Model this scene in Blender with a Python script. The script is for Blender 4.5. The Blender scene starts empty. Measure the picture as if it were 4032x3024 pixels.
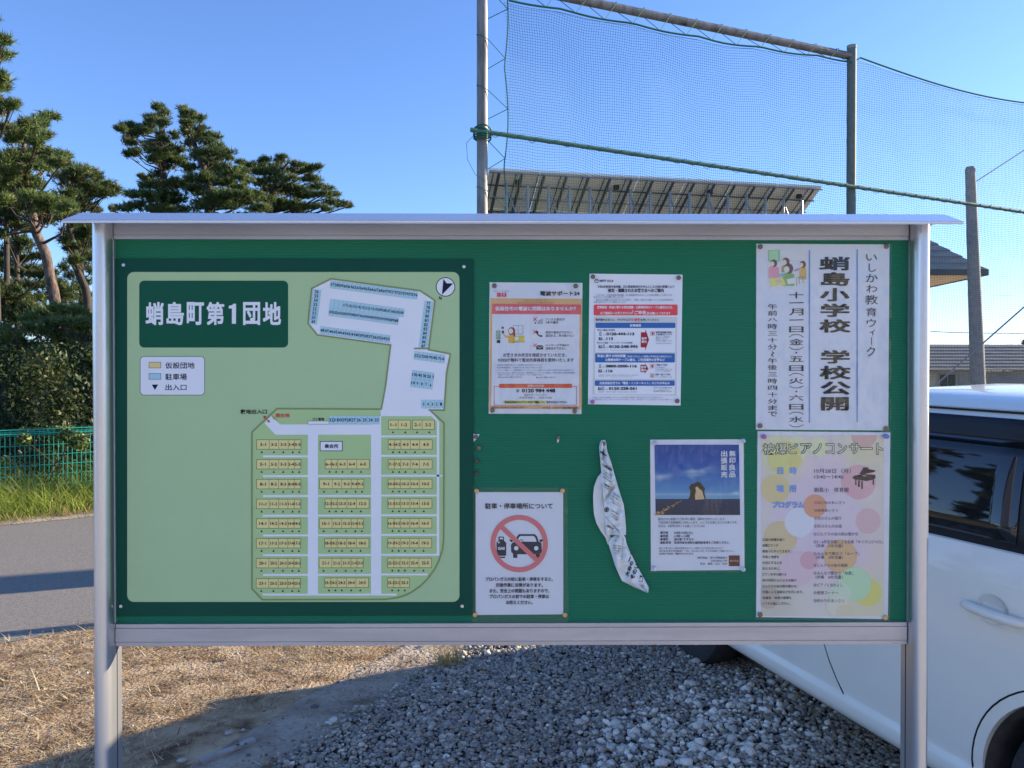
import bpy, bmesh, math, random
import numpy as np
from math import sin, cos, tan, pi, radians as R_, sqrt, atan2
from mathutils import Vector, Matrix, Euler
from mathutils.geometry import tessellate_polygon
random.seed(11)
rng = np.random.default_rng(11)
scn = bpy.context.scene
col = scn.collection

# ---------------------------------------------------------------- camera
F = 3030.0                                   # focal length in photo pixels (photo 4032 x 3024)
EYE = Vector((0, 0, 1.55))
ROT = Euler((R_(90 - 0.5), 0, R_(-0.45)), 'XYZ')
cam_d = bpy.data.cameras.new('camera')
cam_d.sensor_fit = 'HORIZONTAL'
cam_d.sensor_width = 36.0
cam_d.lens = 36.0 * F / 4032
cam_d.clip_start = 0.05
cam_d.clip_end = 3000
cam = bpy.data.objects.new('camera', cam_d)
cam.location = EYE
cam.rotation_euler = ROT
col.objects.link(cam)
scn.camera = cam
RM = ROT.to_matrix()

# ---------------------------------------------------------------- world, sun, exposure
SUN_EL = R_(15.6)
SUN_AZ = atan2(0.335, 0.945)                   # from +X towards +Y
world = bpy.data.worlds.new('World')
scn.world = world
world.use_nodes = True
wn = world.node_tree
wn.nodes.clear()
sky = wn.nodes.new('ShaderNodeTexSky')
sky.sky_type = 'NISHITA'
sky.sun_disc = False
sky.sun_elevation = SUN_EL
sky.sun_rotation = pi / 2 - SUN_AZ
sky.altitude = 0
sky.air_density = 1.0
sky.dust_density = 0.25
sky.ozone_density = 2.6
bg = wn.nodes.new('ShaderNodeBackground')
bg.inputs['Strength'].default_value = 0.113
wo = wn.nodes.new('ShaderNodeOutputWorld')
tint = wn.nodes.new('ShaderNodeVectorMath')            # the camera's cool daylight balance
tint.operation = 'MULTIPLY'
tint.inputs[1].default_value = (0.70, 0.83, 1.16)
wn.links.new(sky.outputs[0], tint.inputs[0])
wn.links.new(tint.outputs[0], bg.inputs['Color'])
wn.links.new(bg.outputs[0], wo.inputs['Surface'])
sun_d = bpy.data.lights.new('sun', 'SUN')
sun_d.energy = 5.0
sun_d.angle = R_(0.5)
sun_d.color = (1.0, 0.84, 0.62)
sun = bpy.data.objects.new('sun', sun_d)
sdir = Vector((cos(SUN_AZ) * cos(SUN_EL), sin(SUN_AZ) * cos(SUN_EL), sin(SUN_EL)))
sun.rotation_euler = (-sdir).to_track_quat('-Z', 'Y').to_euler()
col.objects.link(sun)
vs = scn.view_settings
vs.view_transform = 'Standard'
vs.look = 'None'
vs.exposure = 1.28
vs.gamma = 1.0
vs.use_curve_mapping = False
scn.cycles.max_bounces = 8
scn.cycles.transparent_max_bounces = 24
scn.cycles.use_denoising = True

# ---------------------------------------------------------------- helpers
def P(sx, sy, Y):
    """world point seen at photo pixel (sx, sy) on the plane y = Y"""
    d = RM @ Vector(((sx - 2016) / F, (1512 - sy) / F, -1))
    return EYE + d * (Y / d.y)

def G(sx, sy, z=0.0):
    """world point seen at a photo pixel on the level z"""
    d = RM @ Vector(((sx - 2016) / F, (1512 - sy) / F, -1))
    return EYE + d * ((z - EYE.z) / d.z)

def lin(c):
    return tuple((v / 255 / 12.92) if v / 255 <= 0.04045 else ((v / 255 + 0.055) / 1.055) ** 2.4 for v in c)

class Node:
    pass

def mat(name, base=(0.5, 0.5, 0.5), rough=0.5, metal=0.0, spec=0.5, noise=None, noise_amt=0.0,
        bump=None, attr=None, alpha=1.0, trans=0.0, scale3=None, coat=0.0, cols=None):
    m = bpy.data.materials.new(name)
    m.use_nodes = True
    nt = m.node_tree
    b = nt.nodes['Principled BSDF']
    b.inputs['Base Color'].default_value = (*base, 1)
    b.inputs['Roughness'].default_value = rough
    b.inputs['Metallic'].default_value = metal
    b.inputs['Specular IOR Level'].default_value = spec
    b.inputs['Coat Weight'].default_value = coat
    if trans:
        b.inputs['Transmission Weight'].default_value = trans
    tc = nt.nodes.new('ShaderNodeTexCoord')
    src = tc.outputs['Object']
    if scale3:
        mp = nt.nodes.new('ShaderNodeMapping')
        mp.inputs['Scale'].default_value = scale3
        nt.links.new(src, mp.inputs['Vector'])
        src = mp.outputs['Vector']
    colour = None
    if attr:
        a = nt.nodes.new('ShaderNodeAttribute')
        a.attribute_name = attr
        colour = a.outputs['Color']
    if noise:
        n = nt.nodes.new('ShaderNodeTexNoise')
        n.inputs['Scale'].default_value = noise
        n.inputs['Detail'].default_value = 6
        n.inputs['Roughness'].default_value = 0.62
        nt.links.new(src, n.inputs['Vector'])
        if cols:
            cr = nt.nodes.new('ShaderNodeValToRGB')
            el = cr.color_ramp.elements
            while len(el) < len(cols):
                el.new(0.5)
            for e, (p, c) in zip(el, cols):
                e.position = p
                e.color = (*c, 1)
            nt.links.new(n.outputs['Fac'], cr.inputs['Fac'])
            colour = cr.outputs['Color']
        elif noise_amt:
            mr = nt.nodes.new('ShaderNodeMapRange')
            mr.inputs['From Min'].default_value = 0.3
            mr.inputs['From Max'].default_value = 0.7
            mr.inputs['To Min'].default_value = 1 - noise_amt
            mr.inputs['To Max'].default_value = 1 + noise_amt
            nt.links.new(n.outputs['Fac'], mr.inputs['Value'])
            mx = nt.nodes.new('ShaderNodeVectorMath')
            mx.operation = 'SCALE'
            if colour:
                nt.links.new(colour, mx.inputs[0])
            else:
                mx.inputs[0].default_value = base
            nt.links.new(mr.outputs['Result'], mx.inputs['Scale'])
            colour = mx.outputs['Vector']
    if colour:
        nt.links.new(colour, b.inputs['Base Color'])
    if bump:
        sc, st, dist = bump
        n2 = nt.nodes.new('ShaderNodeTexNoise')
        n2.inputs['Scale'].default_value = sc
        n2.inputs['Detail'].default_value = 5
        nt.links.new(src, n2.inputs['Vector'])
        bp = nt.nodes.new('ShaderNodeBump')
        bp.inputs['Strength'].default_value = st
        bp.inputs['Distance'].default_value = dist
        nt.links.new(n2.outputs['Fac'], bp.inputs['Height'])
        nt.links.new(bp.outputs['Normal'], b.inputs['Normal'])
    return m

def link(name, me, m=None, parent=None, smooth=False, loc=None):
    o = bpy.data.objects.new(name, me)
    col.objects.link(o)
    if m is not None and not me.materials:
        me.materials.append(m)
    if parent is not None:
        o.parent = parent
        o.matrix_parent_inverse = Matrix.Translation(-parent.location) if parent.rotation_euler[2] == 0 else (
            (Matrix.Translation(parent.location) @ parent.rotation_euler.to_matrix().to_4x4()).inverted())
    if smooth:
        me.polygons.foreach_set('use_smooth', [True] * len(me.polygons))
    if loc is not None:
        o.location = loc
    return o

def tag(o, label=None, cat=None, group=None, kind=None):
    if label: o['label'] = label
    if cat: o['category'] = cat
    if group: o['group'] = group
    if kind: o['kind'] = kind
    return o

def thing(name, label, cat, loc=(0, 0, 0), group=None, rz=0.0):
    o = bpy.data.objects.new(name, None)
    o.empty_display_size = 0.1
    o.location = loc
    o.rotation_euler = (0, 0, rz)
    col.objects.link(o)
    return tag(o, label, cat, group)

class MB:
    """collects shapes, links them as one mesh object (world coordinates)"""
    def __init__(s):
        s.v, s.f, s.c = [], [], []
    def add(s, vs, fs, c=None):
        n = len(s.v)
        s.v += [tuple(v) for v in vs]
        s.f += [tuple(i + n for i in f) for f in fs]
        s.c += [c] * len(fs)
    def box(s, x0, x1, y0, y1, z0, z1, M=None, c=None):
        vs = [Vector((x, y, z)) for z in (z0, z1) for y in (y0, y1) for x in (x0, x1)]
        if M is not None: vs = [M @ v for v in vs]
        s.add(vs, [(0, 2, 3, 1), (4, 5, 7, 6), (0, 1, 5, 4), (2, 6, 7, 3), (0, 4, 6, 2), (1, 3, 7, 5)], c)
    def tube(s, pts, rad, n=8, c=None, cap=True):
        pts = [Vector(p) for p in pts]
        rr = rad if isinstance(rad, (list, tuple)) else [rad] * len(pts)
        ring, base = [], len(s.v)
        t0 = (pts[1] - pts[0]).normalized()
        up = Vector((0, 0, 1)) if abs(t0.z) < 0.9 else Vector((1, 0, 0))
        a = t0.cross(up).normalized()
        vs, fs = [], []
        for i, p in enumerate(pts):
            t = (pts[min(i + 1, len(pts) - 1)] - pts[max(i - 1, 0)])
            if t.length < 1e-9: t = t0
            t.normalize()
            a = (a - t * a.dot(t))
            if a.length < 1e-6: a = t.orthogonal()
            a.normalize()
            b = t.cross(a)
            for k in range(n):
                an = 2 * pi * k / n
                vs.append(p + (a * cos(an) + b * sin(an)) * rr[i])
        for i in range(len(pts) - 1):
            for k in range(n):
                fs.append((i * n + k, i * n + (k + 1) % n, (i + 1) * n + (k + 1) % n, (i + 1) * n + k))
        if cap and n > 2:
            fs.append(tuple(range(n - 1, -1, -1)))
            fs.append(tuple((len(pts) - 1) * n + k for k in range(n)))
        s.add(vs, fs, c)
    def prism(s, poly, y0, y1, c=None):
        """outline (x, z) extruded along y"""
        n = len(poly)
        vs = [(x, y0, z) for x, z in poly] + [(x, y1, z) for x, z in poly]
        fs = [tuple(range(n - 1, -1, -1)), tuple(range(n, 2 * n))]
        fs += [(i, (i + 1) % n, n + (i + 1) % n, n + i) for i in range(n)]
        s.add(vs, fs, c)
    def build(s, name, m, parent=None, smooth=False, bevel=0.0, fix=True):
        me = bpy.data.meshes.new(name)
        me.from_pydata(s.v, [], s.f)
        if any(c is not None for c in s.c):
            at = me.color_attributes.new('Col', 'FLOAT_COLOR', 'CORNER')
            arr = []
            for f, c in zip(s.f, s.c):
                arr += [(*(c or (0.5, 0.5, 0.5)), 1)] * len(f)
            at.data.foreach_set('color', np.array(arr, dtype=np.float32).ravel())
        if fix or bevel:
            bm = bmesh.new(); bm.from_mesh(me)
            if bevel:
                bmesh.ops.bevel(bm, geom=[e for e in bm.edges if len(e.link_faces) == 2 and e.calc_face_angle(0) > 0.5],
                                offset=bevel, segments=2, affect='EDGES', profile=0.6)
            bmesh.ops.recalc_face_normals(bm, faces=bm.faces)
            bm.to_mesh(me); bm.free()
        me.update()
        o = link(name, me, m, parent)
        if smooth:
            me.polygons.foreach_set('use_smooth', [True] * len(me.polygons))
            me.set_sharp_from_angle(angle=R_(40))
        return o

def np_mesh(name, V, Fc, colors=None, m=None, parent=None, per='face'):
    """fast mesh from numpy: V (n,3), Fc (k, 3 or 4), colors per face (k,3)"""
    me = bpy.data.meshes.new(name)
    k, q = Fc.shape
    me.vertices.add(len(V)); me.vertices.foreach_set('co', V.astype(np.float32).ravel())
    me.loops.add(k * q); me.loops.foreach_set('vertex_index', Fc.astype(np.int32).ravel())
    me.polygons.add(k)
    me.polygons.foreach_set('loop_start', np.arange(0, k * q, q, dtype=np.int32))
    me.polygons.foreach_set('loop_total', np.full(k, q, dtype=np.int32))
    if colors is not None:
        at = me.color_attributes.new('Col', 'FLOAT_COLOR', 'CORNER')
        c4 = np.concatenate([colors, np.ones((k, 1))], 1)
        at.data.foreach_set('color', np.repeat(c4, q, 0).astype(np.float32).ravel())
    me.update(calc_edges=True)
    return link(name, me, m, parent)

# ---------------------------------------------------------------- materials
M = {}
M['alu'] = mat('anodised_aluminium', (0.66, 0.66, 0.67), 0.34, 0.9, noise=60, noise_amt=0.05, scale3=(1, 1, 0.03), bump=(300, 0.05, 0.0005))
M['alu_rail'] = mat('aluminium_rail', (0.50, 0.50, 0.53), 0.46, 0.75, noise=30, noise_amt=0.12, scale3=(0.12, 1, 1), bump=(240, 0.05, 0.0004))
M['alu_top'] = mat('canopy_metal', (0.72, 0.73, 0.76), 0.22, 0.7, noise=4, noise_amt=0.04)
M['print'] = mat('printed_ink', (0.8, 0.8, 0.8), 0.6, spec=0.10, attr='Col')
M['print_gloss'] = mat('printed_panel_ink', (0.8, 0.8, 0.8), 0.5, spec=0.10, attr='Col', noise=9, noise_amt=0.02)
M['panel_green'] = mat('map_panel_green', (0.003, 0.078, 0.048), 0.45, spec=0.16, noise=5, noise_amt=0.05)
M['screw'] = mat('screw_steel', (0.7, 0.7, 0.7), 0.3, 0.9)
M['bronze'] = mat('thumbtack_bronze', (0.20, 0.16, 0.12), 0.38, 0.7, noise=500, noise_amt=0.45)
M['brass'] = mat('thumbtack_brass', (0.60, 0.42, 0.20), 0.38, 0.6, noise=300, noise_amt=0.2)
M['rusty'] = mat('thumbtack_rusty', (0.16, 0.07, 0.05), 0.6, 0.4, noise=500, noise_amt=0.5)
M['pin_pink'] = mat('pin_pink_plastic', (0.45, 0.16, 0.42), 0.35, 0)
M['pin_blue'] = mat('pin_blue_plastic', (0.16, 0.26, 0.62), 0.3, 0)
M['pin_white'] = mat('pin_white_plastic', (0.75, 0.78, 0.8), 0.3, 0)
M['pin_clear'] = mat('pin_clear_plastic', (0.75, 0.8, 0.85), 0.12, 0.0, trans=0.7)
M['car'] = mat('white_car_paint', (0.92, 0.88, 0.77), 0.28, 0.0, spec=0.5, noise=3, noise_amt=0.02, coat=0.6)
M['car_glass'] = mat('tinted_car_glass', (0.012, 0.013, 0.015), 0.03, 0.0, spec=0.8)
M['car_trim'] = mat('black_car_trim', (0.018, 0.019, 0.021), 0.45, 0.0, spec=0.35)
M['seam'] = mat('panel_gap', (0.01, 0.01, 0.01), 0.8)
M['arch'] = mat('wheel_arch_liner', (0.05, 0.045, 0.04), 0.85, noise=20, noise_amt=0.4)
M['tyre'] = mat('tyre_rubber', (0.03, 0.03, 0.03), 0.8, noise=60, noise_amt=0.3)
M['rim'] = mat('wheel_rim', (0.4, 0.41, 0.42), 0.4, 0.8)
M['lamp_red'] = mat('tail_lamp_red', (0.35, 0.01, 0.01), 0.1, 0.0, coat=0.5)
M['lamp_clear'] = mat('headlamp_clear', (0.6, 0.62, 0.65), 0.08, 0.3, coat=0.5)
M['net'] = mat('net_twine', (0.016, 0.07, 0.068), 0.7)
M['rope'] = mat('green_rope', (0.01, 0.11, 0.075), 0.7)
M['pole_steel'] = mat('weathered_steel_pole', attr=None, base=(0.4, 0.4, 0.38), rough=0.55, metal=0.25, noise=2.5, scale3=(6, 6, 1),
                      cols=[(0.3, (0.05, 0.045, 0.04)), (0.42, (0.14, 0.135, 0.125)), (0.6, (0.22, 0.215, 0.205)), (0.75, (0.28, 0.275, 0.26))], bump=(40, 0.2, 0.002))
M['pole_net'] = mat('dull_green_grey_pole', (0.11, 0.14, 0.13), 0.7, noise=14, noise_amt=0.2)
M['pole_green'] = mat('green_wrapped_pipe', (0.05, 0.15, 0.11), 0.6, noise=30, noise_amt=0.25)
M['pole_conc'] = mat('concrete_pole', (0.26, 0.26, 0.25), 0.85, noise=12, noise_amt=0.2, bump=(60, 0.3, 0.003))
M['panel_back'] = mat('solar_panel_backsheet', (0.80, 0.80, 0.74), 0.7, noise=2, noise_amt=0.08)
M['array_steel'] = mat('array_steel', (0.30, 0.33, 0.36), 0.5, 0.5)
M['array_dark'] = mat('array_dark_rafter', (0.07, 0.08, 0.08), 0.6, 0.2)
M['roof_metal'] = mat('corrugated_roof', (0.27, 0.255, 0.225), 0.65, 0.0, noise=4, noise_amt=0.12)
M['soffit'] = mat('beige_soffit', (0.75, 0.62, 0.45), 0.8, noise=3, noise_amt=0.06)
M['wall_beige'] = mat('beige_wall', (0.42, 0.38, 0.32), 0.85, noise=3, noise_amt=0.1)
M['win_dark'] = mat('dark_window_glass', (0.03, 0.035, 0.04), 0.1)
M['win_frame'] = mat('window_frame', (0.25, 0.25, 0.25), 0.5)
M['bark'] = mat('pine_bark', (0.16, 0.10, 0.07), 0.9, noise=6, scale3=(3, 3, 1),
                cols=[(0.35, (0.045, 0.03, 0.024)), (0.5, (0.12, 0.085, 0.066)), (0.7, (0.24, 0.175, 0.14))], bump=(25, 0.6, 0.02))
M['bark_dark'] = mat('dark_bark', (0.05, 0.04, 0.032), 0.9, noise=8, noise_amt=0.3)
M['fence_green'] = mat('green_wire_fence', (0.02, 0.30, 0.24), 0.4, spec=0.5)
M['fence_blue'] = mat('pale_blue_fence_post', (0.03, 0.26, 0.30), 0.4)
M['paper_news'] = mat('newsprint', (0.86, 0.86, 0.82), 0.8, spec=0.2, noise=30, noise_amt=0.03)
M['concrete'] = mat('old_concrete', (0.36, 0.34, 0.31), 0.9, noise=9, noise_amt=0.2, bump=(50, 0.4, 0.004))

def leaf_mat(name, tr=0.35, rough=0.5):
    m = bpy.data.materials.new(name); m.use_nodes = True
    nt = m.node_tree; b = nt.nodes['Principled BSDF']; out = nt.nodes['Material Output']
    a = nt.nodes.new('ShaderNodeAttribute'); a.attribute_name = 'Col'
    b.inputs['Roughness'].default_value = rough
    b.inputs['Specular IOR Level'].default_value = 0.35
    nt.links.new(a.outputs['Color'], b.inputs['Base Color'])
    t = nt.nodes.new('ShaderNodeBsdfTranslucent')
    g = nt.nodes.new('ShaderNodeGamma'); g.inputs['Gamma'].default_value = 0.85
    nt.links.new(a.outputs['Color'], g.inputs['Color'])
    nt.links.new(g.outputs['Color'], t.inputs['Color'])
    mx = nt.nodes.new('ShaderNodeMixShader'); mx.inputs[0].default_value = tr
    nt.links.new(b.outputs[0], mx.inputs[1]); nt.links.new(t.outputs[0], mx.inputs[2])
    nt.links.new(mx.outputs[0], out.inputs['Surface'])
    return m
M['needles'] = leaf_mat('pine_needles', 0.25)
M['leaves'] = leaf_mat('broad_leaves', 0.35)
M['grass'] = leaf_mat('grass_blades', 0.45)
M['straw'] = leaf_mat('dry_straw', 0.2, 0.7)
M['stone'] = mat('gravel_stone', (0.3, 0.3, 0.3), 0.7, attr='Col', noise=90, noise_amt=0.25, spec=0.4)

# ribbed fabric of the pin board: fine horizontal ribs
def fabric():
    m = bpy.data.materials.new('ribbed_green_fabric'); m.use_nodes = True
    nt = m.node_tree; b = nt.nodes['Principled BSDF']
    b.inputs['Roughness'].default_value = 0.5
    b.inputs['Specular IOR Level'].default_value = 0.35
    tc = nt.nodes.new('ShaderNodeTexCoord'); w = nt.nodes.new('ShaderNodeTexWave')
    w.bands_direction = 'Z'; w.inputs['Scale'].default_value = 90.0
    w.inputs['Distortion'].default_value = 0.4; w.inputs['Detail'].default_value = 1.5; w.inputs['Detail Scale'].default_value = 0.6
    mp = nt.nodes.new('ShaderNodeMapping'); mp.inputs['Scale'].default_value = (0.25, 1, 1)
    nt.links.new(tc.outputs['Object'], mp.inputs['Vector']); nt.links.new(mp.outputs['Vector'], w.inputs['Vector'])
    n = nt.nodes.new('ShaderNodeTexNoise'); n.inputs['Scale'].default_value = 3.0
    nt.links.new(tc.outputs['Object'], n.inputs['Vector'])
    cr = nt.nodes.new('ShaderNodeValToRGB')
    cr.color_ramp.elements[0].color = (0.004, 0.155, 0.074, 1)
    cr.color_ramp.elements[1].color = (0.006, 0.20, 0.092, 1)
    nt.links.new(w.outputs['Fac'], cr.inputs['Fac'])
    mr = nt.nodes.new('ShaderNodeMapRange'); mr.inputs['To Min'].default_value = 0.88; mr.inputs['To Max'].default_value = 1.1
    nt.links.new(n.outputs['Fac'], mr.inputs['Value'])
    sc = nt.nodes.new('ShaderNodeVectorMath'); sc.operation = 'SCALE'
    nt.links.new(cr.outputs['Color'], sc.inputs[0]); nt.links.new(mr.outputs['Result'], sc.inputs['Scale'])
    nt.links.new(sc.outputs['Vector'], b.inputs['Base Color'])
    bp = nt.nodes.new('ShaderNodeBump'); bp.inputs['Strength'].default_value = 0.5; bp.inputs['Distance'].default_value = 0.0012
    nt.links.new(w.outputs['Fac'], bp.inputs['Height']); nt.links.new(bp.outputs['Normal'], b.inputs['Normal'])
    return m
M['fabric'] = fabric()

# clear laminate: mostly see-through, fresnel gloss with wavy relief
def laminate():
    m = bpy.data.materials.new('clear_laminate'); m.use_nodes = True
    nt = m.node_tree; nt.nodes.remove(nt.nodes['Principled BSDF']); out = nt.nodes['Material Output']
    tr = nt.nodes.new('ShaderNodeBsdfTransparent'); tr.inputs['Color'].default_value = (0.93, 0.94, 0.95, 1)
    gl = nt.nodes.new('ShaderNodeBsdfGlossy'); gl.inputs['Roughness'].default_value = 0.08
    fr = nt.nodes.new('ShaderNodeFresnel'); fr.inputs['IOR'].default_value = 1.5
    mul = nt.nodes.new('ShaderNodeMath'); mul.operation = 'MULTIPLY'; mul.inputs[1].default_value = 1.1
    tc = nt.nodes.new('ShaderNodeTexCoord'); n = nt.nodes.new('ShaderNodeTexNoise')
    mp = nt.nodes.new('ShaderNodeMapping'); mp.inputs['Scale'].default_value = (1.0, 1, 0.45)
    n.inputs['Scale'].default_value = 22; n.inputs['Detail'].default_value = 2
    bp = nt.nodes.new('ShaderNodeBump'); bp.inputs['Strength'].default_value = 0.9; bp.inputs['Distance'].default_value = 0.006
    nt.links.new(tc.outputs['Object'], mp.inputs['Vector']); nt.links.new(mp.outputs['Vector'], n.inputs['Vector'])
    nt.links.new(n.outputs['Fac'], bp.inputs['Height'])
    nt.links.new(bp.outputs['Normal'], gl.inputs['Normal'])
    mx = nt.nodes.new('ShaderNodeMixShader')
    nt.links.new(fr.outputs[0], mul.inputs[0]); nt.links.new(mul.outputs[0], mx.inputs[0])
    nt.links.new(tr.outputs[0], mx.inputs[1]); nt.links.new(gl.outputs[0], mx.inputs[2])
    nt.links.new(mx.outputs[0], out.inputs['Surface'])
    return m
M['laminate'] = laminate()

# ---------------------------------------------------------------- ground
M['ground'] = mat('dry_dirt', rough=0.95, spec=0.15, noise=5.5, scale3=(1, 1, 1),
                  cols=[(0.36, (0.15, 0.095, 0.055)), (0.47, (0.36, 0.25, 0.145)), (0.58, (0.50, 0.37, 0.23)), (0.72, (0.58, 0.45, 0.29))], bump=(55, 0.8, 0.02))
M['asphalt'] = mat('old_asphalt', rough=0.9, spec=0.2, noise=140,
                   cols=[(0.32, (0.13, 0.12, 0.105)), (0.5, (0.24, 0.222, 0.195)), (0.68, (0.38, 0.35, 0.31))], bump=(220, 0.8, 0.004))
M['sand'] = mat('packed_sand', rough=0.95, spec=0.15, noise=4,
                cols=[(0.3, (0.22, 0.165, 0.115)), (0.45, (0.36, 0.29, 0.22)), (0.6, (0.48, 0.41, 0.32)), (0.75, (0.36, 0.30, 0.235))], bump=(40, 1.0, 0.03))
M['gravel_base'] = mat('gravel_bed', rough=0.9, spec=0.2, noise=60,
                       cols=[(0.32, (0.05, 0.05, 0.05)), (0.5, (0.15, 0.145, 0.14)), (0.7, (0.30, 0.29, 0.28))], bump=(60, 1.0, 0.02))
def sheet(name, pts, z, m, lab=None):
    mb = MB()
    tri = tessellate_polygon([[Vector((x, y, 0)) for x, y in pts]])
    mb.add([(x, y, z) for x, y in pts], [tuple(t) for t in tri])
    o = mb.build(name, m, fix=False)
    me = o.data
    if me.polygons and me.polygons[0].normal.z < 0: me.flip_normals()
    return tag(o, kind='structure')
S_ = 900
sheet('ground', [(-S_, -S_), (S_, -S_), (S_, S_), (-S_, S_)], 0.0, M['ground'])
rd, rn = Vector((0.75, 0.66)).normalized(), Vector((-0.66, 0.75)).normalized()
def road_pt(u, n): v = rd * u + rn * n; return (v.x, v.y)
_e = [road_pt(u, 5.24 + 0.10 * sin(u * 1.7) + 0.06 * sin(u * 4.1 + 1)) for u in np.arange(-30, 60, 0.5)]
_f = [road_pt(u, 9.55 + 0.07 * sin(u * 1.3) + 0.05 * sin(u * 3.7)) for u in np.arange(60, -30, -0.5)]
sheet('road', _e + _f, 0.004, M['asphalt'])
# sandy rim of the road and the packed strip beside the gravel
_r = [road_pt(u, 9.5 + 0.05 * sin(u * 2.3)) for u in np.arange(-30, 60, 0.5)] + [road_pt(u, 9.95 + 0.1 * sin(u * 2.9)) for u in np.arange(60, -30, -0.5)]
sheet('road_shoulder', _r, 0.008, M['sand'])
M['field'] = mat('rough_grass_field', rough=0.95, spec=0.1, noise=1.3, cols=[(0.3, (0.045, 0.07, 0.02)), (0.5, (0.09, 0.12, 0.035)), (0.7, (0.17, 0.17, 0.06))], bump=(30, 1.0, 0.05))
sheet('grass_field', [road_pt(-160, 10.15), road_pt(160, 10.15), road_pt(160, 130), road_pt(-160, 130)], 0.012, M['field'])
def gxy(sx, sy): p = G(sx, sy); return (p.x, p.y)
gravel_edge = [gxy(*q) for q in ((900, 3300), (1110, 3024), (1190, 2960), (1300, 2915), (1370, 2860), (1427, 2822), (1510, 2780), (1585, 2735), (1650, 2700), (1743, 2640), (1830, 2590), (1933, 2535), (2060, 2470))]
sand_poly = gravel_edge + [gxy(*q) for q in ((2000, 2440), (1800, 2475), (1640, 2520), (1500, 2600), (1330, 2690), (1180, 2760), (1080, 2830), (960, 2900), (820, 2990), (640, 3100))]
sheet('packed_sand_strip', sand_poly, 0.008, M['sand'])
bed_poly = gravel_edge + [(3.2, 7.6), (9, 9), (9, -6), (-1.2, -6)]
sheet('gravel_bed', bed_poly, 0.012, M['gravel_base'])
M['bounce_ground'] = mat('pale_bounce_stone', rough=0.95, spec=0.15, noise=30, cols=[(0.3, (0.38, 0.365, 0.33)), (0.5, (0.52, 0.50, 0.46)), (0.7, (0.64, 0.62, 0.58))], bump=(60, 0.8, 0.015))
sheet('bounce_yard', [(-45, -40), (45, -40), (45, 1.9), (9.2, 1.9), (9.2, 2.1), (-1.0, 2.1), (-12, 1.2), (-45, 1.2)], 0.016, M['bounce_ground'])  # unseen pale ground added behind the viewer to bounce light onto the board

# ---------------------------------------------------------------- gravel stones, straw, grass (uncountable: stuff)
def ico():
    bm = bmesh.new(); bmesh.ops.create_icosphere(bm, subdivisions=1, radius=1)
    v = np.array([x.co[:] for x in bm.verts]); f = np.array([[q.index for q in x.verts] for x in bm.faces]); bm.free()
    return v, f
ICOV, ICOF = ico()
def edge_x(y):
    ys = [p[1] for p in gravel_edge]; xs = [p[0] for p in gravel_edge]
    return np.interp(y, ys, xs)
def smooth_noise(x, y, s=1.0, seed=0):
    r = np.random.default_rng(seed); out = 0
    for k in range(6):
        a, b, c = r.uniform(-1, 1), r.uniform(-1, 1), r.uniform(0, 6.28)
        out = out + np.sin((a * x + b * y) * s * (1 + k * 0.8) * 2.2 + c) / (1 + 0.4 * k)
    return out / 3
def stones(name, n, xr, yr, size, flat, colf, keep, lab):
    x = rng.uniform(*xr, n); y = rng.uniform(*yr, n)
    k = keep(x, y); x, y = x[k], y[k]; n = len(x)
    sz = np.clip(rng.lognormal(math.log(size), 0.38, n), size * 0.45, size * 2.3)
    V = np.repeat(ICOV[None], n, 0)
    V = V * (1 + rng.uniform(-0.32, 0.32, (n, 12, 1)))
    sc = np.stack([sz, sz * rng.uniform(0.6, 1.0, n), sz * rng.uniform(flat[0], flat[1], n)], 1)
    V = V * sc[:, None, :]
    tilt = rng.normal(0, 0.35, n); az = rng.uniform(0, 2 * pi, n)
    c, s = np.cos(tilt)[:, None], np.sin(tilt)[:, None]
    X, Z = V[..., 0] * c - V[..., 2] * s, V[..., 0] * s + V[..., 2] * c
    Y = V[..., 1]; c, s = np.cos(az)[:, None], np.sin(az)[:, None]
    X, Y = X * c - Y * s, X * s + Y * c
    h = 0.012 + 0.012 * (1 + smooth_noise(x, y, 1.6, 3)) + rng.uniform(-0.3, 0.9, n) * 0.008
    V = np.stack([X + x[:, None], Y + y[:, None], Z + h[:, None] + 0.004], 2).reshape(-1, 3)
    Fc = (ICOF[None] + (np.arange(n) * 12)[:, None, None]).reshape(-1, 3)
    cc = np.repeat(colf(n, x, y), 20, 0)
    o = np_mesh(name, V, Fc, cc, M['stone'])
    return tag(o, lab, None, None, 'stuff')
def white_p(x, y):
    w = (0.85 - ((x - 0.80) / 0.80) ** 2 * 0.9 - ((y - (3.12 + 0.55 * (x - 0.5))) / 0.62) ** 2) + 0.35 * smooth_noise(x, y, 2.2, 9)
    return np.clip(w, 0.02, 0.93)
def keep_gravel(x, y): return (x > edge_x(y) + rng.normal(0, 0.05, len(x)))
def grey_col(n, x, y):
    b = np.array([[0.31, 0.275, 0.225], [0.38, 0.34, 0.28], [0.21, 0.19, 0.165], [0.46, 0.42, 0.34], [0.38, 0.28, 0.17], [0.60, 0.56, 0.46]])
    return b[rng.choice(6, n, p=[0.30, 0.26, 0.22, 0.13, 0.04, 0.05])] * rng.uniform(0.85, 1.15, (n, 1))
def white_col(n, x, y):
    return np.array([[0.74, 0.70, 0.60]]) * rng.uniform(0.65, 1.2, (n, 1)) * np.array([[1, 1, 1]])
o = stones('gravel', 84000, (-1.0, 2.3), (2.5, 6.2), 0.0092, (0.35, 0.7), grey_col,
           lambda x, y: keep_gravel(x, y) & (rng.uniform(0, 1, len(x)) > white_p(x, y) * 0.62) & (rng.uniform(0, 1, len(x)) < np.clip(1.35 - 0.16 * (y - 2.5), 0.4, 1)), 'dark grey crushed gravel')
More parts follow.
